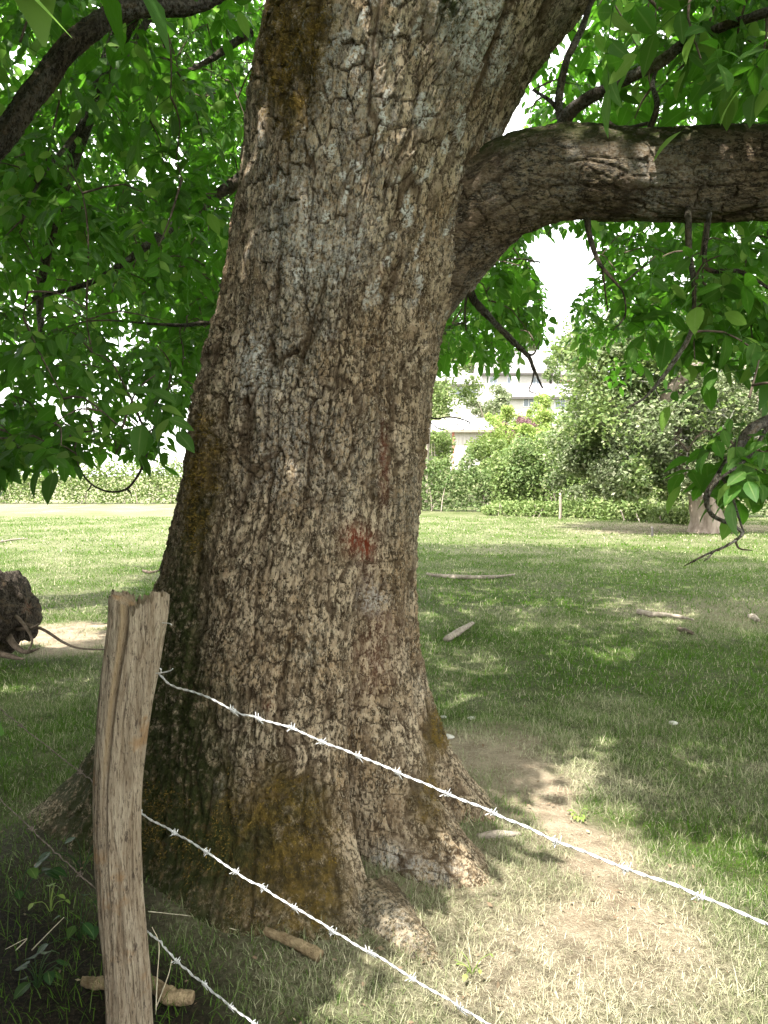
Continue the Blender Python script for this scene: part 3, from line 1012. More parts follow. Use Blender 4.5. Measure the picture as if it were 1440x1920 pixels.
def compound(rng, rows):
    """walnut leaf: rachis with 5..9 leaflets, along +x"""
    Vs, Qs, Ms, n = [], [], [], 0
    L = rng.uniform(.20, .34)
    prs = int(rng.integers(2, 4))
    sag = rng.uniform(.15, .5)
    pos = lambda t: np.array([t * L, 0, -sag * L * t * t])
    def put(V, Q, m):
        nonlocal n
        Vs.append(V)
        Qs.append(Q + n)
        Ms.append(m)
        n += len(V)
    k = 3 if rows == 5 else 2
    path = np.array([pos(t) for t in np.linspace(0, 1, k + 1)])
    V, Fs = tube(path, np.linspace(.0022, .0010, k + 1), 3, None, False)
    put(V, Fs[0], np.full(len(V), .9))
    for i in range(prs):
        t = .40 + .52 * i / max(1, prs - .4)
        sz = rng.uniform(.085, .125) * (.75 + .35 * t)
        for sgn in (1, -1):
            if rng.random() < .06:
                continue
            V, Q, m = leaflet_mesh(sz, sz * rng.uniform(.44, .56), rows, rng, rng.uniform(.05, .35), rng.uniform(.0, .5))
            V = rotx(V, rng.normal(0, .35))
            V = roty(V, rng.normal(.25, .3))
            V = rotz(V, sgn * rng.uniform(.85, 1.35))
            put(V + pos(t), Q, m)
    sz = rng.uniform(.11, .15)
    V, Q, m = leaflet_mesh(sz, sz * rng.uniform(.46, .58), rows, rng, rng.uniform(.05, .3), rng.uniform(.1, .5))
    V = roty(rotx(V, rng.normal(0, .3)), sag * .9)
    put(V + pos(1), Q, m)
    return np.vstack(Vs), np.vstack(Qs), np.concatenate(Ms), L


_r = np.random.default_rng(5)
LEAF_HI = [compound(_r, 5) for _ in range(14)]
LEAF_LO = [compound(_r, 3) for _ in range(10)]

REG_A = [(-200, -120), (520, -120), (490, 120), (470, 300), (452, 420), (420, 600), (385, 720), (352, 825), (330, 880), (290, 890), (240, 865), (170, 885), (120, 880), (60, 895), (10, 930), (-200, 980)]
REG_B = [(985, 180), (1045, 105), (1115, 0), (1140, -120), (1640, -120), (1640, 262), (1060, 262), (950, 262)]
REG_C = [(1090, 405), (1640, 400), (1640, 770), (1400, 760), (1330, 705), (1250, 690), (1165, 640), (1090, 680), (1065, 620), (1060, 560), (1120, 500)]
REG_C3 = [(1090, 690), (1180, 650), (1310, 670), (1320, 820), (1170, 840)]
REG_C2 = [(1270, 790), (1640, 750), (1640, 960), (1440, 965), (1340, 1000), (1190, 1000), (1200, 890)]
REG_C4 = [(1360, 660), (1640, 640), (1640, 760), (1420, 750)]
REG_D = [(800, 540), (860, 505), (960, 450), (1010, 470), (1040, 570), (1035, 640), (975, 650), (970, 750), (920, 750), (920, 690), (870, 670), (800, 720)]
TRUNK_POLY = [(515, -60), (1150, -60), (965, 200), (905, 300), (1040, 228), (1500, 226), (1500, 412), (1060, 425), (880, 490), (845, 520), (800, 800), (770, 1200), (900, 1600), (0, 1600), (300, 1100), (396, 700), (455, 400), (475, 200)]
LIT1 = [(G(x, y).x, G(x, y).y) for x, y in ((470, 1990), (560, 1880), (690, 1790), (760, 1715), (840, 1640), (905, 1555), (1000, 1445), (1080, 1405), (1160, 1415), (1190, 1490), (1290, 1545), (1440, 1520), (1640, 1560), (1900, 1800), (1900, 2400), (300, 2400))]
LIT2 = [(G(x, y).x, G(x, y).y) for x, y in ((-500, 1180), (40, 1150), (230, 1125), (240, 1170), (130, 1225), (-60, 1265), (-500, 1320))]
LIT3 = [(G(x, y).x, G(x, y).y) for x, y in ((-700, 960), (700, 960), (330, 1060), (250, 1105), (100, 1120), (-700, 1120))]
SUNV = np.array(SUN)


def sun_hits(p):
    """ground patches where crown leaves are cut away to let the sun in"""
    t = p[:, 2] / SUNV[2]
    g = p - t[:, None] * SUNV
    gx = g[:, 0] + .10 * vnoise(g[:, 0] * 2.5, g[:, 1] * 2.5, 0 * t, 71)
    gy = g[:, 1] + .12 * vnoise(g[:, 0] * 2.5, g[:, 1] * 2.5, 0 * t, 72)
    return in_poly(gx, gy, LIT1) | in_poly(gx, gy, LIT2) | in_poly(gx, gy, LIT3)


def allowed(p):
    px, py, d = proj(p)
    inview = (d > .2) & (px > -40) & (px < 1480) & (py > -40) & (py < 1960)
    ok = np.zeros(len(p), bool)
    for reg in (REG_A, REG_B, REG_C, REG_C2, REG_C3, REG_C4, REG_D):
        ok |= in_poly(px, py, reg)
    tp = in_poly(px, py, TRUNK_POLY)
    ok = (ok & ~tp) | (tp & (d > 4.35))
    near = in_poly(px, py, REG_B) | in_poly(px, py, REG_C) | in_poly(px, py, REG_C2) | in_poly(px, py, REG_C3) | in_poly(px, py, REG_C4)
    ok &= near | (d > 3.15) | ((py > 600) & (d > 2.75))
    return ~inview | ok


def sample_region(poly, n, d0, d1, rng, power=1.0):
    xs = [q[0] for q in poly]
    ys = [q[1] for q in poly]
    out = []
    while len(out) < n:
        x = rng.uniform(min(xs), max(xs))
        y = rng.uniform(min(ys), max(ys))
        if in_poly(np.array([x]), np.array([y]), poly)[0]:
            d = d0 + (d1 - d0) * rng.random() ** power
            out.append(P(x, y, d))
    return np.array([tuple(v) for v in out])


def grow_leaves():
    rng = np.random.default_rng(77)
    tips = [sample_region(REG_A, 310, 4.3, 8.0, rng, 1.0), sample_region(REG_A, 45, 2.9, 4.3, rng),
            sample_region([(-200, 560), (330, 600), (340, 840), (60, 850), (-200, 920)], 44, 3.0, 4.6, rng), sample_region([(-200, 740), (350, 730), (330, 850), (60, 850), (-200, 920)], 30, 4.0, 6.5, rng),
            sample_region([(-100, 640), (350, 640), (335, 850), (120, 860), (-100, 900)], 75, 4.4, 7.2, rng), sample_region([(330, 600), (450, 480), (425, 680), (350, 840)], 24, 4.6, 7.0, rng), sample_region(REG_B, 60, 3.0, 6.5, rng, 1.2), sample_region([(1120, -100), (1640, -100), (1640, 220), (1200, 200)], 16, 2.0, 2.9, rng),
            sample_region([(1210, 405), (1640, 400), (1640, 690), (1320, 680), (1230, 600)], 42, 2.9, 5.2, rng, 1.3),
            sample_region(REG_C, 12, 2.8, 3.6, rng), sample_region(REG_C3, 9, 2.9, 3.5, rng), sample_region([(1250, 800), (1500, 780), (1500, 880), (1260, 900)], 40, 2.6, 3.2, rng),
            sample_region(REG_C4, 9, 2.2, 2.7, rng), sample_region(REG_D, 10, 4.6, 6.0, rng)]
    tips = np.vstack(tips)
    gapn = fbm(tips[:, 0] * .9, tips[:, 1] * .9, tips[:, 2] * .9, 2, 123)
    tips = tips[(gapn < .16) | (rng.random(len(tips)) < .25)]
    nv = len(tips)
    # the crown overhead and round about, out of the picture
    m = 8400
    c = rng.uniform(-1, 1, (m * 5, 3))
    rad = np.linalg.norm(c, axis=1)
    c = c[(rad < 1) & (rad > .35)]
    ov = np.array([-.1, 5.2, 4.6]) + c * np.array([7.4, 10.6, 4.6])
    ov = ov[(ov[:, 2] > 3.4) & ~((ov[:, 1] < .1) & (ov[:, 0] > -.6))][:m]
    # low crown skirts added out of view to darken the lower left
    sk1 = np.stack([rng.uniform(-5.0, -1.7, 620), rng.uniform(-1.4, 3.4, 620), rng.uniform(.7, 4.0, 620)], 1)
    sk2 = np.stack([rng.uniform(-4.5, -.9, 420), rng.uniform(-4.2, -.5, 420), rng.uniform(1.0, 4.2, 420)], 1)
    sk3 = np.stack([rng.uniform(-4.2, -.7, 900), rng.uniform(-1.5, 2.8, 900), rng.uniform(2.2, 4.4, 900)], 1)
    sk4 = np.stack([rng.uniform(-2.8, -.7, 520), rng.uniform(-.2, 2.0, 520), rng.uniform(1.2, 3.4, 520)], 1)
    tips = np.vstack([tips, ov, sk1, sk2, sk3, sk4])
    # join every tip to the nearest wood
    nodes = np.array(SKEL)
    order = np.argsort([np.min(np.linalg.norm(nodes - t, axis=1)) for t in tips])
    nodes = list(map(tuple, nodes))
    arr = np.zeros((len(nodes) + len(tips) * 4, 3))
    arr[:len(nodes)] = nodes
    cnt = len(nodes)
    tw = Bag()
    leaves = []            # (x, y, z, dir, near)
    for oi in order:
        t = tips[oi]
        d = np.linalg.norm(arr[:cnt] - t, axis=1)
        k = int(np.argmin(d))
        a = arr[k]
        ln = d[k]
        out = (t - a) / max(ln, 1e-6)
        mid = (a + t) / 2 + np.array([0, 0, .12 * ln]) + rng.normal(0, .05, 3) * ln
        path = catmull([a, mid, t], 5)
        chk = allowed(path)
        r0 = min(.018, .004 + .006 * ln)
        if chk.all():
            V, Fs = tube(path, np.linspace(r0, .0025, 5), 5, None, False)
            tw.add(V, Fs)
        arr[cnt:cnt + 3] = path[2:]
        cnt += 3
        nl = int(rng.integers(4, 8)) if oi < nv else int(rng.integers(3, 6))
        for i in range(nl):
            u = .45 + .55 * i / (nl - 1)
            b = path[0] + 0
            f = u * 4
            i0 = min(int(f), 3)
            b = path[i0] + (path[i0 + 1] - path[i0]) * (f - i0)
            az = rng.uniform(0, 2 * np.pi)
            e = out * .7 + np.array([math.cos(az), math.sin(az), 0]) * .8
            e[2] = rng.uniform(-.75, .05)
            e /= np.linalg.norm(e)
            if i == nl - 1:
                b = t
            leaves.append((*b, *e, rng.normal(0, .35), rng.uniform(.60, 1.08) * (1 if oi < nv else 1.4), oi < nv))
    o = tw.build("twigs", M['twig'])
    kind(o, "stuff")
    world_child(o, tree)
    Lf = np.array(leaves, float)
    pos, dr = Lf[:, :3], Lf[:, 3:6]
    ok = np.ones(len(Lf), bool)
    side = np.cross(dr, [0, 0, 1.0])
    side /= np.linalg.norm(side, axis=1)[:, None] + 1e-9
    for q in (pos, pos + dr * .2, pos + dr * .38, pos + dr * .2 + side * .09, pos + dr * .2 - side * .09, pos + dr * .3 + side * .09, pos + dr * .3 - side * .09, pos + dr * .44, pos + dr * .1 + side * .11, pos + dr * .1 - side * .11,
              pos + dr * .33 + np.array([0, 0, -.07]), pos + dr * .2 + np.array([0, 0, -.08])):
        ok &= allowed(q)
    px, py, d = proj(pos + dr * .2)
    inframe = (d > .3) & (px > -30) & (px < 1470) & (py > -30) & (py < 1950)
    sh = sun_hits(pos + dr * .2)
    ok &= ~(sh & ((~inframe) | (pos[:, 2] > 2.6) & (rng.random(len(pos)) < .5)))
    # crown thinned away from the fence to brighten the field
    gp = pos - (pos[:, 2] / SUNV[2])[:, None] * SUNV
    ok &= ~((~inframe) & (gp[:, 1] > 4.6) & (gp[:, 0] > -.1) & (rng.random(len(pos)) < .30 + .20 * sstep(6.5, 11.0, gp[:, 1])))
    # nothing grows right in front of the lens
    ok &= ~((np.linalg.norm(pos - np.array([0, 0, EYE]), axis=1) < 1.15))
    Lf, pos, dr, inframe, d = Lf[ok], pos[ok], dr[ok], inframe[ok], d[ok]
    px, py = px[ok], py[ok]
    hid = in_poly(px, py, TRUNK_POLY)
    rank = np.where(inframe & ~hid, d, 1e6)
    pick = np.argsort(rank)[:300]
    picked = np.zeros(len(Lf), bool)
    picked[pick] = True
    # rotation frames: x = rachis, z = roughly up, rolled
    Xa = dr
    Ya = np.cross([0, 0, 1.0], Xa)
    Ya /= np.linalg.norm(Ya, axis=1)[:, None] + 1e-9
    Za = np.cross(Xa, Ya)
    cr, sr = np.cos(Lf[:, 6])[:, None], np.sin(Lf[:, 6])[:, None]
    Ya, Za = Ya * cr + Za * sr, -Ya * sr + Za * cr
    S = Lf[:, 7]
    meshes = []
    for V, Q, mm, L in LEAF_HI:
        o = mk("leaf", V, [Q], M['leaf'], None, {"mid": mm})
        meshes.append(o.data)
        bpy.data.objects.remove(o)
    from mathutils import Matrix
    tl = Vector(tree.location)
    for i in pick:
        o = bpy.data.objects.new("leaf", meshes[int(rng.integers(len(meshes)))])
        COL.objects.link(o)
        o.parent = tree
        mt = Matrix(((Xa[i, 0], Ya[i, 0], Za[i, 0]), (Xa[i, 1], Ya[i, 1], Za[i, 1]), (Xa[i, 2], Ya[i, 2], Za[i, 2])))
        o.rotation_euler = mt.to_euler()
        o.location = Vector(pos[i]) - tl
        o.scale = (S[i],) * 3
    Vs, Qs, Ms, base = [], [], [], 0
    for lib, sel in ((LEAF_HI, inframe & ~picked), (LEAF_LO, ~inframe & ~picked)):
        idx = np.nonzero(sel)[0]
        var = rng.integers(len(lib), size=len(idx))
        for v, (V, Q, mm, L) in enumerate(lib):
            ii = idx[var == v]
            if not len(ii):
                continue
            B = np.stack([Xa[ii], Ya[ii], Za[ii]], 1) * S[ii][:, None, None]
            W = np.einsum('vk,nkj->nvj', V, B) + pos[ii][:, None, :]
            Vs.append(W.reshape(-1, 3))
            Qs.append((Q[None] + (np.arange(len(ii)) * len(V))[:, None, None]).reshape(-1, 4) + base)
            Ms.append(np.tile(mm, len(ii)))
            base += len(ii) * len(V)
    o = mk("foliage", np.vstack(Vs), [np.vstack(Qs)], M['leaf'], None, {"mid": np.concatenate(Ms)})
    kind(o, "stuff")
    world_child(o, tree)
    print("leaves", len(Lf), "in frame", int(inframe.sum()), "quads", sum(len(q) for q in Qs))


grow_leaves()

# ------------------------------------------------------------------ fence post
def build_post():
    Yp = 2.08
    rows = [(1118, 262, 101), (1150, 261, 100), (1200, 254, 98), (1260, 245, 97), (1330, 236, 92), (1400, 228, 87), (1480, 222, 84), (1560, 221, 82), (1640, 224, 80),
            (1720, 230, 80), (1800, 237, 80), (1880, 242, 80), (1960, 246, 82), (2030, 248, 84)]
    pts = np.array([tuple(P(x, y, Yp)) for y, x, w_ in rows])
    rad = np.array([w_ / 2 / F * Yp for y, x, w_ in rows])
    seg, n = 160, 420
    path = catmull(pts, n)[::-1]
    rr = np.interp(np.linspace(0, 1, n), np.linspace(0, 1, len(rad)), rad)[::-1]
    th = np.linspace(0, 2 * np.pi, seg, endpoint=False)
    zt = (path[:, 2] - path[0, 2]) / (path[-1, 2] - path[0, 2])
    TH, ZT = np.meshgrid(th, zt)
    # angle measured so that -90 deg faces the camera
    ang = TH
    crack_c = R(-104) + .10 * (1 - ZT) + .04 * vnoise(0 * ZT, ZT * 9, 0 * ZT, 5)
    da = (ang - crack_c + np.pi) % (2 * np.pi) - np.pi
    wdt = .028 + .055 * sstep(.45, 1.0, ZT) 
    crack = np.exp(-(da / wdt) ** 2) * sstep(.36, .60, ZT)
    c2 = np.exp(-(((ang - R(-128) + np.pi) % (2 * np.pi) - np.pi) / .03) ** 2) * sstep(.1, .3, ZT) * (1 - sstep(.55, .7, ZT))
    flat = .06 * np.cos(2 * (ang - .5)) + .05 * np.cos(3 * ang + 1)
    grain = .045 * vnoise(ang * 9, ZT * 3, 0 * ang, 6) + .03 * vnoise(ang * 26, ZT * 9, 0 * ang, 7) + .05 * fbm(np.cos(ang) * 1.5, np.sin(ang) * 1.5, ZT * 5, 3, 8)
    dry = 1 - sstep(0, .09, np.abs(vnoise(ang * 3.2 + .8 * ZT, ZT * 1.6, 0 * ang, 12)))
    dry = dry * sstep(-.2, .3, vnoise(ang * 2, ZT * 5, 0 * ang, 13))
    r = rr[:, None] * (1 + flat + grain - .62 * crack - .16 * c2 - .13 * dry)
    X = path[:, 0][:, None] + r * np.cos(ang)
    Y = path[:, 1][:, None] + r * np.sin(ang)
    jag = .012 * vnoise(ang * 7, 0 * ang, 0 * ang, 9) + .009 * vnoise(np.cos(ang) * 14, np.sin(ang) * 14, 0 * ang, 10)
    notch = -.03 * np.exp(-(((ang - R(-90) + np.pi) % (2 * np.pi) - np.pi) / .30) ** 2) - .028 * np.exp(-(((ang - R(90) + np.pi) % (2 * np.pi) - np.pi) / .4) ** 2)
    Z = path[:, 2][:, None] + (jag + notch) * sstep(.86, 1.0, ZT)
    V = np.stack([X, Y, Z], -1).reshape(-1, 3)
    heart = .8 * (np.exp(-((da + .13) / .075) ** 2) * sstep(.60, .72, ZT)).ravel()
    i = np.arange(n - 1)[:, None] * seg
    j = np.arange(seg)[None, :]
    k = (j + 1) % seg
    Q = [np.stack([i + j, i + k, i + seg + k, i + seg + j], -1).reshape(-1, 4)]
    # broken top: rings shrinking inwards
    ring = V[-seg:]
    cen = ring.mean(0)
    base = (n - 1) * seg
    for q, f in enumerate((.85, .6, .3)):
        rg = cen + (ring - cen) * np.array([f, f, 1])
        rg[:, 2] = ring[:, 2] - .016 * (1 - f) + .010 * vnoise(rg[:, 0] * 90, rg[:, 1] * 90, 0 * rg[:, 0], 11) - .02 * np.exp(-((rg[:, 0] - cen[0] + .012) / .012) ** 2)
        V = np.vstack([V, rg])
        nb = n * seg + q * seg
        jj = np.arange(seg)
        kk = (jj + 1) % seg
        Q.append(np.stack([base + jj, base + kk, nb + kk, nb + jj], 1))
        heart = np.concatenate([heart, np.full(seg, .35)])
        base = nb
    V = np.vstack([V, cen - np.array([0, 0, .02])])
    heart = np.concatenate([heart, [.3]])
    jj = np.arange(seg)
    tri = np.stack([base + jj, base + (jj + 1) % seg, np.full(seg, len(V) - 1)], 1)
    b0 = np.array([tuple(path[0])])[0]
    o = mk("fence_post", V - b0, Q + [tri], M['post'], None, {"heart": heart}, loc=tuple(b0))
    tag(o, "weathered split wooden fence post with cracked top standing in front of the big trunk", "fence post")
    return o, b0


post, PB = build_post()


def staple(p, dirv):
    p, dirv = np.array(p), np.array(dirv) / np.linalg.norm(dirv)
    up = np.array([0, 0, 1.0])
    path = catmull([p - dirv * .02 + up * .007, p + dirv * .004 + up * .007, p + dirv * .006, p + dirv * .004 - up * .007, p - dirv * .02 - up * .007], 14)
    V, Fs = tube(path, .0016, 6)
    o = mk("staple", V - PB, Fs, M['wire'], post)


# ------------------------------------------------------------------ barbed wires
def twisted(path, r, pitch=.055):
    ln = np.concatenate([[0], np.cumsum(np.linalg.norm(np.diff(path, axis=0), axis=1))])
    T, A, B = frames(path)
    out = []
    for ph in (0, math.pi):
        a = ln / pitch * 2 * math.pi + ph
        out.append(path + r * .95 * (np.cos(a)[:, None] * A + np.sin(a)[:, None] * B))
    return out


M['wire_shaded'] = mat_plain("shade_dark_wire", (0.10, 0.075, 0.06), (0.22, 0.18, 0.15), 60, 0.8, 0.2, 0.2)  # darkened copy of the wire, imitating shade left of the post


def barb_mesh(rng, mat):
    """two short wires wound round the strand, ends cut to points; strand along x"""
    bag = Bag()
    for q in (0, 1):
        x0 = -.004 + .006 * q
        a0 = rng.uniform(0, 6.28)
        t = np.linspace(0, 1, 16)
        ang = a0 + t * 2 * math.pi * 1.3
        R0 = .0046
        hel = np.stack([x0 + .006 * t, R0 * np.cos(ang), R0 * np.sin(ang)], 1)
        d0 = np.array([rng.normal(0, .15), -math.sin(ang[0]), math.cos(ang[0])])
        d0 = np.array([rng.normal(0, .3), math.cos(a0) * .5 + math.sin(a0) * .85, math.sin(a0) * .5 - math.cos(a0) * .85])
        d1 = np.array([rng.normal(0, .3), math.cos(ang[-1]) * .5 - math.sin(ang[-1]) * .85, math.sin(ang[-1]) * .5 + math.cos(ang[-1]) * .85])
        L = rng.uniform(.007, .013)
        path = np.vstack([hel[0] + d0 * L, hel[0] + d0 * L * .5, hel, hel[-1] + d1 * L * .5, hel[-1] + d1 * L])
        rad = np.full(len(path), .0011)
        rad[0] = rad[-1] = .0003
        V, Fs = tube(path, rad, 5)
        bag.add(V, Fs)
    o = bag.build("barb", M[mat])
    me = o.data
    bpy.data.objects.remove(o)
    return me


_rb = np.random.default_rng(33)
BARBS = {k: [barb_mesh(_rb, k) for _ in range(5)] for k in ('wire', 'wire_shaded')}


def wire(label, keys, barbs_px, seed, mat='wire', r=.0016):
    rng = np.random.default_rng(seed)
    pts = [P(*k) for k in keys]
    path = catmull([tuple(p) for p in pts], 600)
    q_ = np.linspace(0, 40, 600)
    path = path + .0022 * np.stack([vnoise(q_, 0 * q_, 0 * q_, 500 + seed), 0 * q_, vnoise(q_, 0 * q_ + 5, 0 * q_, 510 + seed)], 1)
    o = None
    for s in twisted(path, r * .9):
        V, Fs = tube(s, r, 6)
        if o is None:
            first = (V, Fs)
            o = True
        else:
            bag = Bag()
            bag.add(*first)
            bag.add(V, Fs)
            o = bag.build("barbed_wire", M[mat])
    tag(o, label, "barbed wire", "barbed wires of the fence")
    px, py, d = proj(path)
    T = np.gradient(path, axis=0)
    for b in barbs_px:
        i = int(np.argmin(np.abs(px - b) + 1e3 * (d < .2)))
        q = bpy.data.objects.new("barb", BARBS[mat][int(rng.integers(5))])
        COL.objects.link(q)
        q.parent = o
        q.location = path[i]
        q.rotation_euler = Vector(T[i]).to_track_quat('X', 'Z').to_euler()
    return path


wire("uppermost barbed wire, crossing the trunk and the sunny grass from the top of the post",
     [(296, 1262, 2.12), (318, 1284, 2.08), (345, 1293, 2.04), (385, 1306, 1.99), (437, 1332, 1.93), (484, 1346, 1.88), (543, 1364, 1.82), (602, 1389, 1.76), (672, 1418, 1.69), (745, 1449, 1.62), (835, 1487, 1.55), (923, 1522, 1.48),
      (1040, 1575, 1.40), (1180, 1630, 1.31), (1308, 1677, 1.24), (1440, 1733, 1.16), (1700, 1845, 1.05)],
     [437, 484, 543, 602, 672, 745, 835, 923, 1040, 1170, 1308, 1460], 1)
wire("middle barbed wire, passing in front of the mossy roots",
     [(262, 1524, 2.13), (290, 1541, 2.09), (360, 1580, 2.00), (440, 1633, 1.91), (493, 1665, 1.86), (552, 1700, 1.80), (622, 1743, 1.73), (692, 1784, 1.66), (770, 1832, 1.58), (862, 1886, 1.50), (960, 1948, 1.42), (1200, 2090, 1.27)],
     [440, 493, 552, 622, 692, 770, 862, 960, 385, 325], 2)
wire("lowest barbed wire, in the shaded grass by the foot of the post",
     [(268, 1742, 2.14), (300, 1766, 2.07), (330, 1800, 2.02), (383, 1845, 1.95), (432, 1886, 1.89), (476, 1920, 1.84), (560, 1985, 1.74), (800, 2160, 1.5)],
     [330, 383, 432, 476, 540], 3)
wire("wire painted dark for shade, running off behind the post, higher of the two there", [(225, 1500, 2.16), (180, 1470, 2.21), (130, 1432, 2.28), (0, 1330, 2.46), (-120, 1240, 2.65)], [150, 40], 4, 'wire_shaded', .0011)
wire("wire painted dark for shade, running off behind the post, lower of the two there", [(225, 1706, 2.16), (150, 1640, 2.22), (90, 1585, 2.29), (10, 1508, 2.42), (-120, 1400, 2.62)], [150, 60], 5, 'wire_shaded', .0011)
for (x, y) in ((298, 1258), (262, 1522), (266, 1740)):
    staple(P(x, y, 2.10), (1, -.3, 0))
# cut wire ends left in the post
for (a, b, c) in (((303, 1168), (318, 1169), (322, 1172)), ((300, 1262), (318, 1258), (324, 1254))):
    pth = catmull([tuple(P(a[0] - 15, a[1], 2.08)), tuple(P(*a, 2.06)), tuple(P(*b, 2.04)), tuple(P(*c, 2.03))], 12)
    V, Fs = tube(pth, .0014, 6)
    mk("nail", V - PB, Fs, M['wire'], post)

# ------------------------------------------------------------------ fallen log at the left edge
def stick(name, label, cat, pts, rads, mat, seg=10, rows=40, rough=.25, seed=0, group=None):
    path = catmull(pts, rows)
    rad = np.interp(np.linspace(0, 1, rows), np.linspace(0, 1, len(rads)), rads)
    th = np.linspace(0, 2 * np.pi, seg, endpoint=False)
    u = np.linspace(0, 1, rows)
    off = rad[:, None] * rough * (fbm(np.cos(th)[None] * 2 + 0 * u[:, None], np.sin(th)[None] * 2 + 0 * u[:, None], u[:, None] * 9 + 0 * th[None], 3, 400 + seed))
    V, Fs = tube(path, rad, seg, off)
    b = path[len(path) // 2]
    o = mk(name, V - b, Fs, mat, None, None, loc=tuple(b))
    return tag(o, label, cat, group)


def build_log():
    Yl = 6.7
    lg = thing("fallen_log", "dark rotten fallen log with broken side branches at the edge of the worn soil patch", "log", (-3.9, Yl, 0))
    pts = [P(-420, 1150, 7.2), P(-200, 1150, 7.0), P(-60, 1150, 6.8), P(15, 1148, 6.7), P(52, 1140, 6.65)]
    path = catmull([tuple(p) for p in pts], 90)
    rad = np.interp(np.linspace(0, 1, 90), [0, .5, .8, .93, 1], [.34, .33, .29, .2, .07])
    seg = 60
    th = np.linspace(0, 2 * np.pi, seg, endpoint=False)
    ln = np.linspace(0, 2.4, 90)
    S = th[None] * .3 + 0 * ln[:, None]
    H = ln[:, None] + 0 * th[None]
    d, pl, ce = bark_relief(S, H, 0 * S + .6, 0 * S + .4)
    off = d * 1.6 + .16 * fbm(np.cos(th)[None] * 1.8 + 0 * H, np.sin(th)[None] * 1.8 + 0 * H, H * 4, 4, 91)
    V, Fs = tube(path, rad, seg, off)
    pad = lambda a: np.concatenate([np.broadcast_to(a, S.shape).ravel(), [.5, .5]])
    z = 0 * S
    o = mk("stem", V, Fs, M['log_bark'], None, {"plate": pad(pl), "cell": pad(ce), "moss": pad(z), "moss_and_shade": pad(z), "lichen": pad(z), "rust": pad(z)})
    world_child(o, lg)
    for pts, rads in (([(5, 1160), (20, 1200), (45, 1222), (74, 1216)], [.04, .03, .02, .005]),
                      ([(-40, 1160), (-20, 1215), (25, 1232), (45, 1236)], [.05, .035, .02, .006]), ([(40, 1168), (80, 1180), (120, 1205), (152, 1216), (205, 1218)], [.016, .013, .011, .008, .005]),
                      ([(0, 1130), (40, 1165), (60, 1200), (50, 1225)], [.02, .015, .01, .006]), ([(20, 1180), (55, 1178), (75, 1170)], [.02, .015, .006])):
        pth = catmull([tuple(P(x, y, 6.6 - .1 * i)) for i, (x, y) in enumerate(pts)], 24)
        gzv = gz(pth[:, 0], pth[:, 1])
        pth[:, 2] = np.maximum(pth[:, 2], gzv + .012)
        V, Fs = tube(pth, np.interp(np.linspace(0, 1, 24), np.linspace(0, 1, len(rads)), rads), 8)
        q = mk("side_branch", V, Fs, M['twig'])
        world_child(q, lg)


build_log()


def ground_pts(pxs, lift):
    out = []
    for x, y in pxs:
        g = G(x, y)
        out.append((g.x, g.y, gzf(g.x, g.y) + lift))
    return out


stick("fallen_stick", "short pale brown stick lying in the grass below the mossy roots", "stick", ground_pts([(497, 1776), (545, 1792), (600, 1815)], .02), [.014, .017, .021], M['pale_stick'], 12, 40, .22, 1)
stick("log_piece", "pale stub of branch wood lying right of the foot of the post", "wood piece", ground_pts([(285, 1866), (315, 1888), (362, 1893)], .025), [.016, .026, .018], M['pale_stick'], 14, 40, .3, 2)
stick("log_piece", "pale stub of branch wood lying left of the foot of the post", "wood piece", ground_pts([(156, 1862), (180, 1868), (212, 1870)], .022), [.014, .019, .018], M['pale_stick'], 14, 30, .3, 3)
stick("fallen_stick", "long grey crooked stick lying in the field right of the trunk, farthest of the sticks", "stick", ground_pts([(800, 1080), (850, 1086), (910, 1087), (965, 1082)], .03), [.02, .035, .03, .015], M['deadwood'], 9, 40, .3, 4)
stick("fallen_stick", "short thick grey stick lying slanted in the grass close right of the trunk", "stick", ground_pts([(836, 1204), (862, 1188), (886, 1172)], .03), [.03, .035, .02], M['deadwood'], 9, 30, .35, 5)
stick("fallen_stick", "dark grey stick with rough bark lying in a dry patch of the field at right", "stick", ground_pts([(1196, 1148), (1220, 1154), (1260, 1158), (1300, 1164)], .03), [.03, .035, .025, .012], M['deadwood'], 9, 40, .4, 6)
stick("bark_scrap", "small dark scrap of bark in the field below the rough stick", "bark", ground_pts([(1272, 1182), (1285, 1186), (1298, 1190)], .02), [.02, .03, .015], M['twig'], 8, 14, .4, 7)
stick("bark_scrap", "small grey scrap of bark at the right edge of the dry patch", "bark", ground_pts([(1404, 1156), (1413, 1160), (1422, 1166)], .025), [.02, .04, .02], M['deadwood'], 8, 14, .4, 8)
stick("bark_scrap", "dark broken bark lying in the sunny grass left of the trunk", "bark", ground_pts([(268, 1072), (282, 1076), (298, 1072)], .02), [.02, .03, .01], M['twig'], 8, 14, .4, 9)
stick("fallen_stick", "thin pale stick in the far sunny grass at left", "stick", ground_pts([(0, 1018), (25, 1014), (52, 1012)], .03), [.02, .02, .01], M['deadwood'], 6, 14, .3, 10)
stick("root_scrap", "low flat piece of bare root half buried where the soil meets the right roots", "root", ground_pts([(895, 1592), (930, 1584), (975, 1578)], .008), [.012, .02, .01], M['deadwood'], 10, 30, .3, 11)


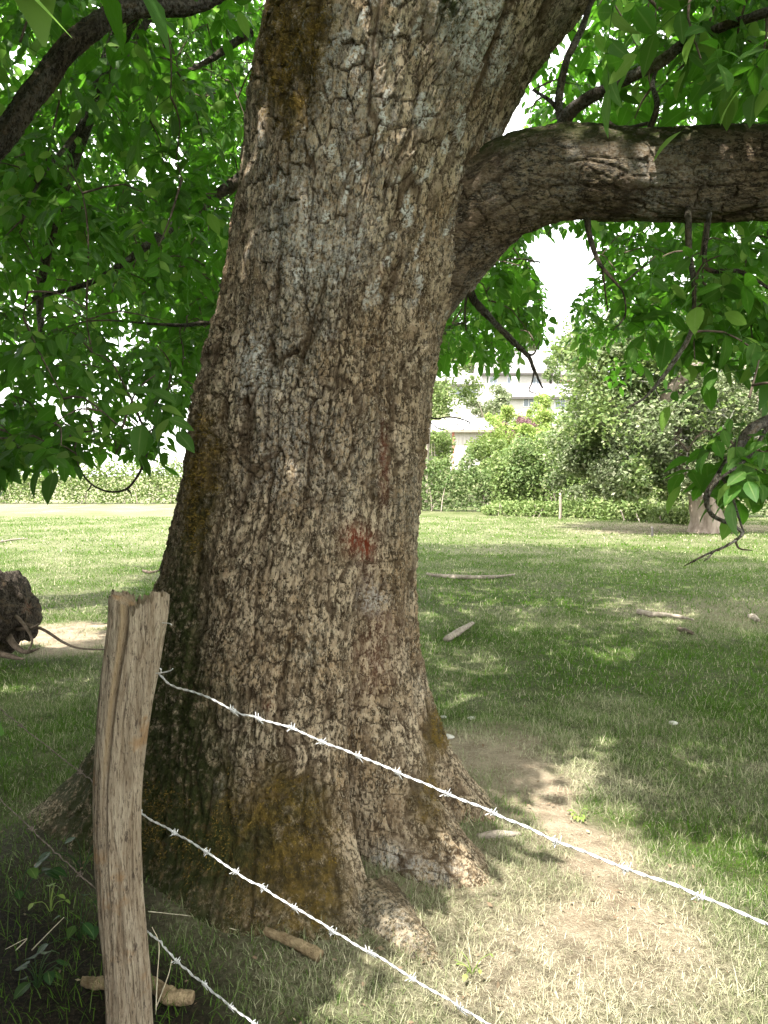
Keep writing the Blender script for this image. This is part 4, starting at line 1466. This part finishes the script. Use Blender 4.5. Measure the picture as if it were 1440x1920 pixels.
def stone(label, px, py, s, seed):
    rng = np.random.default_rng(seed)
    g = G(px, py)
    n, k = 9, 14
    V = []
    for i in range(n):
        f = math.pi * i / (n - 1)
        for j in range(k):
            a = 2 * math.pi * j / k
            V.append((math.sin(f) * math.cos(a), math.sin(f) * math.sin(a), math.cos(f)))
    V = np.array(V)
    nz = fbm(V[:, 0] * 1.4 + seed, V[:, 1] * 1.4, V[:, 2] * 1.4, 3, seed)
    V = V * (1 + .35 * nz)[:, None] * np.array([s, s * .75, s * .45])
    i = np.arange(n - 1)[:, None] * k
    j = np.arange(k)[None]
    Q = np.stack([i + j, i + k + j, i + k + (j + 1) % k, i + (j + 1) % k], -1).reshape(-1, 4)
    o = mk("stone", V, [Q], M['stone'], None, None, loc=(g.x, g.y, gzf(g.x, g.y) + s * .25))
    tag(o, label, "stone")


stone("white flat stone lying right of the trunk, nearest the roots", 841, 1389, .034, 1)
stone("small whitish stone among leaves right of the trunk, leftmost of the three", 832, 1345, .022, 2)
stone("small whitish stone among leaves right of the trunk, farthest from the bark", 884, 1347, .026, 3)
stone("pale stone half hidden in sunny grass at right of the field", 1262, 1360, .03, 4)


def dead_leaf(name, label, px, py, z, Y, s, mat, yaw):
    V, Q, m = leaflet_mesh(s, s * .6, 5, np.random.default_rng(int(px)), .3, .2)
    V = rotz(V, yaw)
    p = P(px, py, Y)
    o = mk(name, V, [Q], mat, None, {"mid": m}, loc=(p.x, p.y, p.z))
    tag(o, label, "leaf")


g = G(640, 1744)
dead_leaf("fallen_leaf", "orange dead leaf lying at the foot of the mossy root below the wire", 640, 1744, 0, g.y - .03, .045, M['orange_leaf'], .3)


# low weeds and dry stalks round the post
def weed(label, px, py, n, size, mat, seed, up=.10):
    rng = np.random.default_rng(seed)
    g = G(px, py)
    t = thing("weed", label, "weed", (g.x, g.y, gzf(g.x, g.y)), "low weeds near the fence")
    st_, lv = Bag(), None
    for i in range(n):
        a = rng.uniform(0, 6.28)
        rr = rng.uniform(.02, up * .9)
        h = rng.uniform(.02, up)
        tip = np.array([math.cos(a) * rr, math.sin(a) * rr, h])
        path = catmull([(0, 0, -.01), tip * np.array([.4, .4, .7]), tip], 6)
        V, Fs = tube(path, np.linspace(.002, .001, 6), 4, None, False)
        mk("stem", V, Fs, mat, t)
        s = size * rng.uniform(.6, 1.3)
        V, Q, m = leaflet_mesh(s, s * .8, 5, rng, .15, .3)
        V = rotz(roty(V, rng.uniform(-.1, .5)), a + rng.normal(0, .5)) + tip
        mk("leaf", V, [Q], mat, t, {"mid": m})


weed("ivy-like weed with rounded dark leaves just left of the post", 155, 1650, 7, .045, M['weed_leaf'], 1, .17)
weed("dark nettle-like weed in the deep shade at the left edge under the wires", 40, 1690, 6, .05, M['weed_leaf'], 7, .16)
weed("dark nettle-like weed in the bottom corner left of the post", 70, 1860, 12, .05, M['weed_leaf'], 8, .10)
weed("yellowish weed low in the shade at left of the post", 95, 1720, 6, .03, M['lime_leaf'], 2, .09)
weed("dark leafy weed below the ivy-like one beside the post", 150, 1770, 8, .045, M['weed_leaf'], 3, .14)
weed("small green weed at the root below the middle wire", 535, 1722, 4, .03, M['weed_leaf'], 4, .05)
weed("pale sunlit weed in the hollow right of the mossy root", 885, 1835, 6, .018, M['lime_leaf'], 5, .07)
weed("yellow-green weed growing on the bare soil path", 1085, 1540, 9, .022, M['lime_leaf'], 6, .05)

for i, (pts, lab) in enumerate((
        ([(292, 1910, 0), (295, 1830, 0), (298, 1770, .0), (285, 1738, 0)], "tall dry grass stalk bending beside the post"),
        ([(292, 1900, 0), (315, 1830, 0), (322, 1800, 0)], "short dry stalk slanting right beside the post"),
        ([(278, 1730, 0), (310, 1728, 0), (360, 1770, 0), (372, 1772, 0)], "thin dry stalk lying across the grass right of the post"),
        ([(60, 1790, 0), (90, 1750, 0), (120, 1720, 0)], "thin dry stalk slanting in the dark grass left of the post"),
        ([(30, 1790, 0), (50, 1760, 0), (10, 1780, 0)], "bent straw in the dark grass at far left of the post"),
        ([(440, 1760, 0), (448, 1785, 0), (430, 1740, 0)], "short straw in the grass left of the pale stick"),
        ([(355, 1690, 0), (372, 1620, 0), (376, 1600, 0)], "upright straw in front of the mossy trunk foot"),
)):
    b = G(pts[0][0], pts[0][1]) if pts[0][1] > 1680 else G(pts[0][0], 1700)
    path = []
    for j, (x, y, _) in enumerate(pts):
        p = P(x, y, b.y - .01 * j)
        path.append((p.x, p.y, max(p.z, gzf(p.x, p.y) + .003)))
    V, Fs = tube(catmull(path, 18), np.linspace(.0021, .0010, 18), 5)
    o = mk("dry_stalk", V - np.array(path[0]), Fs, M['straw'], None, None, loc=path[0])
    tag(o, lab, "dry stalk", "dry stalks in the fence grass")

# ------------------------------------------------------------------ bushes, hedges, far trees
def leaf_cloud(pts, size, rng, flat=.4):
    """bent rhombic leaves at points"""
    n = len(pts)
    d = rng.normal(0, 1, (n, 3))
    d[:, 2] *= .7
    d /= np.linalg.norm(d, axis=1)[:, None]
    s = np.cross(d, rng.normal(0, 1, (n, 3)))
    s /= np.linalg.norm(s, axis=1)[:, None] + 1e-9
    nn = np.cross(d, s)
    L = (size * rng.uniform(.6, 1.4, n))[:, None]
    a = pts - d * L * .5
    b = pts + d * L * .5
    V = np.stack([a, pts + s * L * .28 + nn * L * .10, b, pts - s * L * .28 + nn * L * .10], 1).reshape(-1, 3)
    i = np.arange(n)[:, None] * 4
    return V, np.vstack([i + np.array([[0, 1, 2]]), i + np.array([[0, 2, 3]])])


def clump_points(n, cen, rad, rng, seed, nclump=40, hollow=.45, rough=.35):
    """points in lumpy sub-clumps filling an ellipsoid's outer part"""
    c = rng.normal(0, 1, (nclump, 3))
    c /= np.linalg.norm(c, axis=1)[:, None]
    c *= (rng.uniform(hollow, 1, nclump) ** .6)[:, None]
    w_ = rng.uniform(.6, 1.4, nclump)
    k = rng.choice(nclump, n, p=w_ / w_.sum())
    q = rng.normal(0, 1, (n, 3))
    q /= np.linalg.norm(q, axis=1)[:, None]
    q *= (rng.random(n) ** .45)[:, None] * (rough * rng.uniform(.6, 1.2, nclump)[k])[:, None]
    return np.array(cen) + (c[k] + q) * np.array(rad)


def bush(name, label, cat, cen, rad, n, size, mat, seed, nclump=40, stems=4, trunk=None, group=None, stem_mat='deadwood'):
    rng = np.random.default_rng(seed)
    base = (cen[0], cen[1], gzf(cen[0], cen[1]))
    t = thing(name, label, cat, base, group)
    pts = clump_points(n, cen, rad, rng, seed, nclump)
    zz = gz(pts[:, 0], pts[:, 1])
    pts = pts[pts[:, 2] > zz + .03]
    V, T = leaf_cloud(pts, size, rng)
    o = mk("foliage", V - np.array(base), [T], mat, t, None, smooth=False)
    kind(o, "stuff")
    bag = Bag()
    for i in range(stems):
        tip = np.array(cen) + rng.normal(0, .45, 3) * np.array(rad)
        tip[2] = cen[2] + rad[2] * rng.uniform(.0, .7)
        b = np.array([cen[0] + rng.normal(0, .1) * rad[0], cen[1] + rng.normal(0, .1) * rad[1], base[2] - .05])
        path = catmull([b, (b + tip) / 2 + rng.normal(0, .06, 3) * np.array(rad), tip], 10)
        V, Fs = tube(path, np.linspace(.03, .008, 10) * rad[2], 6)
        mk("stem", V - np.array(base), Fs, M[stem_mat], t)
    return t


def hedge(name, label, cat, pts, h, dep, dens, size, mat, seed, group=None):
    """pts: ground line (x,y,height scale)"""
    rng = np.random.default_rng(seed)
    c = np.array([(p[0], p[1]) for p in pts]).mean(0)
    base = (c[0], c[1], gzf(*c))
    t = thing(name, label, cat, base, group)
    P3 = []
    for a, b in zip(pts[:-1], pts[1:]):
        a, b = np.array(a, float), np.array(b, float)
        ln = np.linalg.norm(b[:2] - a[:2])
        nn = int(ln * dens)
        u = rng.random(nn)
        v = rng.normal(0, .38, nn)
        q = a[None] + (b - a)[None] * u[:, None]
        hh = h * q[:, 2]
        top = 1 + .40 * fbm(q[:, 0] * .8, q[:, 1] * .8, 0 * u, 3, seed) + .30 * vnoise(q[:, 0] * 2.2, v * 1.5, 0 * v, seed + 1) + .15 * rng.random(nn)
        z = rng.random(nn) ** .8 * hh * top
        lump = .25 * vnoise(q[:, 0] * 1.6, z * 1.6, v, seed + 3)
        P3.append(np.stack([q[:, 0], q[:, 1] + (v + lump) * dep * (1.15 - .5 * z / (hh + .01)), z], 1))
    pts3 = np.vstack(P3)
    pts3[:, 2] += gz(pts3[:, 0], pts3[:, 1]) + .02
    V, T = leaf_cloud(pts3, size, rng)
    o = mk("foliage", V - np.array(base), [T], mat, t, None, smooth=False)
    kind(o, "stuff")
    bag = Bag()
    for i in range(14):
        k = int(rng.integers(len(pts3)))
        p = pts3[k].copy()
        p[2] = base[2] + rng.uniform(.5, .9) * h
        b = p + np.array([rng.normal(0, .3), rng.normal(0, .2), 0])
        b[2] = gzf(b[0], b[1]) - .05
        V, Fs = tube(catmull([b, (b + p) / 2 + rng.normal(0, .08, 3), p], 8), np.linspace(.03, .012, 8), 5)
        mk("stem", V - np.array(base), Fs, M['deadwood'], t)
    return t


hedge("hedge", "pale sunlit hedge along the far side of the field left of the trunk", "hedge", [(-32, 44, 1.0), (-22, 44, 1.0), (-13, 43.5, 1.0), (-9, 43, 1.05)], 2.0, .9, 900, .17, M['hedge_leaf'], 1)
hedge("hedge", "mixed dark green hedge below the white shed right of the trunk", "hedge", [(-1.5, 35.5, .95), (2, 35, 1.0), (5, 34, 1.05), (8, 32.5, 1.1)], 2.05, .8, 1250, .15, M['hedge_leaf_dark'], 2)
hedge("undergrowth_bank", "low green undergrowth at the foot of the hedge near the old tree", "undergrowth", [(4.0, 31.6, .7), (7, 30.0, .9), (9, 27.5, 1.0), (9.6, 25.0, .9)], .62, 1.3, 1300, .12, M['hedge_leaf'], 3)
hedge("hedge", "tall loose hedge of mixed greens behind the short wooden stake", "hedge", [(4.5, 33.0, .8), (7, 32.0, 1.05), (10, 30.5, 1.15), (13, 29.5, 1.2)], 2.6, 1.0, 1700, .15, M['hedge_leaf'], 5)
hedge("hedge", "dark shaded thicket right of the old tree trunk", "hedge", [(12.0, 30.0, 1), (15, 29.5, 1.1), (19, 29, 1.2)], 2.4, .8, 1100, .16, M['hedge_leaf_dark'], 4)
# big bushy tree with an old trunk
def old_tree():
    b = G(1323, 998)
    t = thing("old_tree", "broad grey-green tree with a pale old trunk at the edge of the field", "tree", (b.x, b.y, 0))
    o_ = np.array([b.x, b.y, 0])
    path = catmull([(b.x, b.y, -.1), (b.x + .02, b.y, .5), (b.x - .35, b.y, 1.6), (b.x - 1.0, b.y, 2.6), (b.x - .95, b.y, 4.0), (b.x - .3, b.y, 5.6)], 60)
    seg = 28
    th = np.linspace(0, 2 * np.pi, seg, endpoint=False)
    u = np.linspace(0, 1, 60)
    off = .10 * fbm(np.cos(th)[None] * 1.5 + 0 * u[:, None], np.sin(th)[None] * 1.5 + 0 * u[:, None], u[:, None] * 6 + 0 * th[None], 3, 95) + .05 * vnoise(th[None] * 4 + 0 * u[:, None], u[:, None] * 3 + 0 * th[None], 0 * off if False else 0, 96)
    V, Fs = tube(path, np.interp(u, [0, .08, .3, .6, 1], [.56, .46, .38, .28, .14]), seg, off)
    mk("trunk", V - o_, Fs, M['trunk_far'], t)
    a = P(1250, 745, b.y - .9)
    c = P(1302, 690, b.y - 1.0)
    for pts, r0 in (([(b.x - .9, b.y, 2.8), tuple(a), tuple(c), tuple(P(1350, 640, b.y))], .20), ([(b.x - .6, b.y, 2.2), tuple(P(1180, 780, b.y)), tuple(P(1120, 720, b.y))], .12),
                    ([(b.x - .3, b.y, 5.4), tuple(P(1400, 640, b.y + .5)), tuple(P(1460, 600, b.y + .5))], .12)):
        V, Fs = tube(catmull(pts, 30), np.linspace(r0, r0 * .5, 30), 10)
        mk("branch", V - o_, Fs, M['trunk_far'], t)
    rng = np.random.default_rng(6)
    bag = Bag()
    for i in range(26):
        p = np.array([b.x - 1.0 + rng.normal(0, .12), b.y - .3, rng.uniform(1.7, 3.2)])
        a = rng.uniform(0, 6.28)
        ln = rng.uniform(.6, 1.7)
        q = p + np.array([math.cos(a) * ln, -rng.uniform(.6, 1.3), math.sin(a) * ln * .8])
        V, Fs = tube(catmull([p, (p + q) / 2 + rng.normal(0, .12, 3), q, q + rng.normal(0, .25, 3)], 9), np.linspace(.013, .004, 9), 4)
        bag.add(V - o_, Fs)
    kind(bag.build("bare_twigs", M['white_branch'], t), "stuff")
    pts = []
    for (x, y, Y, rx, ry, rz, n, nc) in ((1290, 720, b.y + .5, 4.2, 3.0, 2.7, 21000, 60), (1200, 790, b.y - .2, 2.1, 2.0, 2.3, 11000, 40), (1420, 760, b.y, 2.8, 2.2, 2.6, 12000, 40),
                                        (1200, 660, b.y + .5, 2.4, 2.0, 1.6, 6000, 24), (1370, 620, b.y + 1.0, 2.6, 2.2, 1.6, 6000, 24), (1220, 850, b.y + 1.2, 2.2, 1.2, 1.2, 6000, 26), (1120, 890, b.y + 1.0, 1.4, 1.2, 1.1, 5500, 22),
                                        (1400, 850, b.y + 1.6, 2.0, 1.2, 1.0, 4500, 22), (1100, 830, b.y + 2.0, 1.1, 1.2, 1.1, 4000, 18), (1285, 850, b.y - 1.2, 1.5, .6, .75, 4500, 18), (1225, 905, b.y - .2, 1.0, .8, .55, 3000, 14), (1385, 880, b.y - .3, 1.0, .9, .7, 3000, 14)):
        c = P(x, y, Y)
        pts.append(clump_points(int(n * 1.25), tuple(c), (rx, ry, rz), rng, 7, nc, .3, .33))
    pts = np.vstack(pts)
    pts = pts[pts[:, 2] > .75 + .5 * rng.random(len(pts))]
    px, py, d = proj(pts)
    # the trunk shows through gaps in the crown's front
    gap = ((np.abs(px - 1278) < 16) & (py > 800) & (py < 900)) | ((np.abs(px - (1250 + (745 - py) * .95)) < 22) & (py < 750) & (py > 680))
    pts = pts[~(gap & (d < b.y) & (rng.random(len(pts)) < .9))]
    tone = fbm(pts[:, 0] * .7, pts[:, 1] * .7, pts[:, 2] * .7, 2, 201) + rng.normal(0, .12, len(pts)) - .06 * (pts[:, 0] - b.x + 2)
    for sel, mt, sz in ((tone < .04, 'gray_leaf', .125), ((tone >= .04) & (tone < .22), 'hedge_leaf_dark', .14), (tone >= .22, 'hedge_leaf', .13)):
        V, T = leaf_cloud(pts[sel], sz, rng)
        kind(mk("crown", V - o_, [T], M[mt], t, None, smooth=False), "stuff")


old_tree()


def at(px, py, Y):
    return tuple(P(px, py, Y))


bush("bush", "tall mixed green bush between the shed and the old tree", "bush", at(1015, 880, 33), (1.9, 1.2, 1.7), 9000, .15, M['hedge_leaf_dark'], 21, 34)
bush("bush", "yellow-green bush right of the white shed", "bush", at(968, 850, 40), (2.3, 1.2, 1.5), 9000, .16, M['lime_leaf'], 22, 34)
bush("bush", "bright green bush left of the yellow-green one, hiding the corner of the shed", "bush", at(930, 872, 38), (1.5, 1.0, 1.1), 5000, .15, M['hedge_leaf'], 23, 26)
bush("purple_shrub", "purple-leaved shrub beside the shed roof", "shrub", at(968, 808, 48), (1.4, 1.0, .75), 2600, .15, M['purple_leaf'], 24, 18)
bush("bush", "round green bush behind the shed roof, beside the purple shrub", "bush", at(944, 796, 51), (1.1, 1.0, 1.3), 3400, .16, M['lime_leaf'], 25, 18)
bush("garden_tree", "small round garden tree in front of the lower white house", "tree", at(1010, 772, 62), (1.1, 1.0, 1.4), 2200, .2, M['lime_leaf'], 26, 14)
bush("garden_tree", "light grey-green garden tree behind the shed roof", "tree", at(915, 757, 66), (2.0, 1.4, 1.4), 3600, .22, M['gray_leaf'], 27, 20)
bush("garden_tree", "dense green garden tree between the two upper houses", "tree", at(1058, 697, 84), (1.9, 1.4, 2.4), 2600, .28, M['hedge_leaf_dark'], 28, 18)
bush("bush", "pale bush under the shed wall at the edge of the trunk", "bush", at(812, 850, 44), (1.3, 1.0, 1.4), 4200, .16, M['hedge_leaf'], 29, 20)
bush("young_tree", "light green young tree seen just right of the big trunk", "tree", at(806, 690, 38), (2.3, 1.6, 2.6), 9500, .17, M['hedge_leaf'], 30, 34, 2)
bush("young_tree", "pale tall tree behind the limb at the right edge", "tree", at(1440, 560, 40), (3.6, 2.2, 3.4), 9000, .2, M['gray_leaf'], 31, 40, 3)
bush("bush", "bright pale bush on the slope below the lower house", "bush", at(1035, 800, 52), (1.3, 1.0, 1.2), 3000, .17, M['lime_leaf'], 32, 18)
bush("garden_tree", "hazy tree on the hill above the upper house roof", "tree", at(975, 650, 120), (3.6, 2, 2.6), 2600, .45, M['gray_leaf'], 33, 20)
bush("garden_tree", "small hazy tree on the hill left of the upper house", "tree", at(905, 690, 105), (2.4, 2, 2.4), 2200, .4, M['hedge_leaf_dark'], 34, 18)

# unseen bushes added beyond the left edge to shade the lower left
bush("shade_bush", "unseen dense bush added left of the post to cast shade", "bush", (-2.3, 1.35, .8), (1.0, 1.3, 1.1), 9000, .07, M['weed_leaf'], 41, 40, 5)
bush("shade_bush", "unseen low bush added beside the photographer to cast shade", "bush", (-1.5, .3, .5), (.8, .9, .8), 6000, .06, M['weed_leaf'], 42, 30, 4)

# ------------------------------------------------------------------ shed, trellis and houses on the slope
def prism(name, x0, x1, y0, y1, z0, zr, mat, parent, over=.25, th=.12, gable_mat=None):
    """gable roof, ridge along x"""
    ym = (y0 + y1) / 2
    bag = Bag()
    for s, ye in ((1, y0 - over), (-1, y1 + over)):
        e = np.array([(x0 - over, ye, z0), (x1 + over, ye, z0), (x1 + over, ym, zr), (x0 - over, ym, zr)])
        e2 = e + np.array([0, 0, th])
        V = np.vstack([e, e2])
        Q = np.array([(0, 1, 2, 3), (4, 5, 6, 7), (0, 1, 5, 4), (1, 2, 6, 5), (2, 3, 7, 6), (3, 0, 4, 7)])
        bag.add(V, [Q])
    return bag.build(name, mat, parent, None, False)


def window(parent, x, z, wd, hg, y, bars=True):
    f = box("window", x - wd / 2 - .06, x + wd / 2 + .06, y - .05, y + .02, z - .06, z + hg + .06, M['frame'], parent)
    box("pane", x - wd / 2, x - .03, y - .062, y - .052, z, z + hg, M['glass'], f)
    box("pane", x + .03, x + wd / 2, y - .062, y - .052, z, z + hg, M['glass'], f)
    return f


def house(label, px0, px1, eave_py, base_py, Y, ridge_py, wins, depth=7, stripe=False, mirror=None):
    a, b = P(px0, eave_py, Y), P(px1, base_py, Y)
    r = P(px0, ridge_py, Y + depth / 2)
    h = thing("house", label, "house", ((a.x + b.x) / 2, Y, 0))
    o_ = Vector(h.location)
    zb = min(b.z, gzf(a.x, Y), gzf(b.x, Y)) - .5
    x0, x1 = a.x - o_.x, b.x - o_.x
    w_ = box("wall", x0, x1, 0, depth, zb, a.z, M['wall'], h)
    zr = max(r.z, a.z + 1)
    V = np.array([(x0, 0, a.z), (x0, depth, a.z), (x0, depth / 2, zr - .15), (x1, 0, a.z), (x1, depth, a.z), (x1, depth / 2, zr - .15)])
    mk("gable", V, [np.array([(0, 2, 1), (3, 4, 5)])], M['wall'], h, None, False)
    rf = prism("roof", x0, x1, 0, depth, a.z - .05, zr, M['roof'], h, .35)
    box("chimney", x0 + .8, x0 + 1.4, depth / 2 - .3, depth / 2 + .3, zr - .4, zr + .8, M['wall'], rf)
    box("gutter", x0 - .35, x1 + .35, -.47, -.36, a.z - .16, a.z + .04, M['iron'], h)
    for (wx, wy, ww, wh) in wins:
        p = P(wx, wy, Y)
        window(h, p.x - o_.x, p.z, ww, wh, 0)
    if stripe:
        q = P(px0, eave_py + 12, Y)
        box("band", x0, x1, -.03, -.003, q.z - .12, q.z + .12, M['red'], h)
    return h


house("upper white house on the hill with a long pale roof", 900, 1030, 701, 730, 92, 660, [(925, 722, .8, .9), (958, 722, .8, .9), (1005, 722, .8, .9)], 8)
house("lower white house on the slope with a small window and pale roof", 955, 1100, 746, 792, 74, 722, [(991, 762, .9, 1.1), (1050, 764, .9, 1.1)], 8)
house("white house at the right with a red band under its eaves", 1050, 1120, 704, 728, 88, 672, [(1085, 690, .8, .8)], 8, True)
house("small house among trees just right of the big trunk", 846, 900, 722, 752, 82, 702, [(862, 744, .8, .9), (885, 744, .8, .9)], 6)


def shed():
    Y = 50.0
    a, b = P(848, 808, Y), P(921, 852, Y)
    s = thing("garden_shed", "white garden shed with a red corner post and pale sheet roof above the hedge", "shed", ((a.x + b.x) / 2, Y, gzf(a.x, Y)))
    o_ = np.array(s.location)
    x0, x1, zt = a.x, b.x, a.z
    zb = gzf(a.x, Y) - .2
    n = 9
    for i in range(n):
        u0, u1 = x0 + .14 + (x1 - x0 - .14) * i / n, x0 + .14 + (x1 - x0 - .14) * (i + 1) / n - .012
        V, Fs = boxVF(u0, u1, Y, Y + .03 + .006 * (i % 2), zb + .9, zt)
        mk("plank", V - o_, Fs, M['shed_wall'], s, None, False)
    V, Fs = boxVF(x0 + .05, x1 - .03, Y + .04, Y + 2.6, zb, zt)
    mk("wall", V - o_, Fs, M['shed_wall'], s, None, False)
    V, Fs = boxVF(x0, x0 + .13, Y - .03, Y + .1, zb, zt)
    mk("corner_post", V - o_, Fs, M['red'], s, None, False)
    # roof rises away from us
    e = np.array([(x0 - .5, Y - .35, zt), (x1 + .15, Y - .35, zt), (x1 + .15, Y + 3.0, zt + .95), (x0 - .5, Y + 3.0, zt + .95)])
    V = np.vstack([e, e + np.array([0, 0, .07])])
    Q = np.array([(0, 1, 2, 3), (4, 5, 6, 7), (0, 1, 5, 4), (1, 2, 6, 5), (2, 3, 7, 6), (3, 0, 4, 7)])
    mk("roof", V - o_, [Q], M['roof_shed'], s, None, False)
    V, Fs = boxVF(x0 - .5, x1 + .15, Y - .43, Y - .36, zt - .1, zt + .06)
    mk("gutter", V - o_, Fs, M['deadwood'], s, None, False)
    # open lean-to on the left, dark inside
    xl = P(800, 808, Y).x
    V, Fs = boxVF(xl, x0 - .05, Y + 1.6, Y + 1.7, zb, zt)
    mk("back_wall", V - o_, Fs, M['dark'], s, None, False)
    e = np.array([(xl - .2, Y - .3, zt - .05), (x0 - .52, Y - .3, zt - .05), (x0 - .52, Y + 3.0, zt + .8), (xl - .2, Y + 3.0, zt + .8)])
    V = np.vstack([e, e + np.array([0, 0, .07])])
    mk("lean_to_roof", V - o_, [Q], M['roof_shed'], s, None, False)
    for x in (xl + .1, (xl + x0) / 2):
        V, Fs = boxVF(x, x + .1, Y - .1, Y, zb, zt - .05)
        mk("post", V - o_, Fs, M['dark'], s, None, False)
    V, Fs = tube(catmull([(x0 - .1, Y - .5, zb + .6), (x0 - .45, Y - .55, zb + 1.5), (x0 - .75, Y - .5, zb + 2.2)], 8), .03, 6)
    mk("prop", V - o_, Fs, M['white_branch'], s)


shed()


def trellis():
    Y = 47.5
    a, b = P(846, 852, Y), P(905, 884, Y)
    t = thing("trellis_fence", "grey lattice trellis fence standing below the white shed", "fence", ((a.x + b.x) / 2, Y, gzf(a.x, Y)))
    o_ = np.array(t.location)
    for z in (a.z, (a.z + b.z) / 2 - .1, b.z):
        V, Fs = boxVF(a.x, b.x, Y - .02, Y + .02, z - .035, z + .035)
        mk("rail", V - o_, Fs, M['gray_wood'], t, None, False)
    for k in range(3):
        x = a.x + (b.x - a.x) * k / 2
        V, Fs = boxVF(x - .05, x + .05, Y + .022, Y + .10, gzf(x, Y) - .2, a.z + .1)
        mk("post", V - o_, Fs, M['gray_wood'], t, None, False)
    n = 14
    h = a.z - b.z
    for k in range(n):
        for sgn in (1, -1):
            x = a.x + (b.x - a.x) * (k + .5) / n
            p0 = (x - sgn * .09, Y - .03 - .012 * (sgn > 0), b.z)
            p1 = (x + sgn * .09, Y - .03 - .012 * (sgn > 0), a.z)
            V, Fs = tube(np.array([p0, p1]), .018, 4)
            mk("slat", V - o_, Fs, M['gray_wood'], t, None, False)


trellis()

# stakes by the hedge
def stake(label, px, py0, py1, r, mat, cat="stake"):
    g_ = G(px, py1)
    top = P(px, py0, g_.y)
    V, Fs = tube(catmull([(g_.x, g_.y, -.1), (g_.x + .01, g_.y, top.z * .5), (top.x, top.y, top.z)], 8), [r] * 7 + [r * .7], 8)
    b = np.array([g_.x, g_.y, 0])
    tag(mk("stake", V - b, Fs, mat, None, None, loc=tuple(b)), label, cat)


stake("thin dark iron stake standing alone at the edge of the bare soil strip", 1222, 987, 1006, .03, M['iron'])
stake("short grey wooden stake standing against the hedge below the houses", 1050, 924, 974, .05, M['deadwood'])
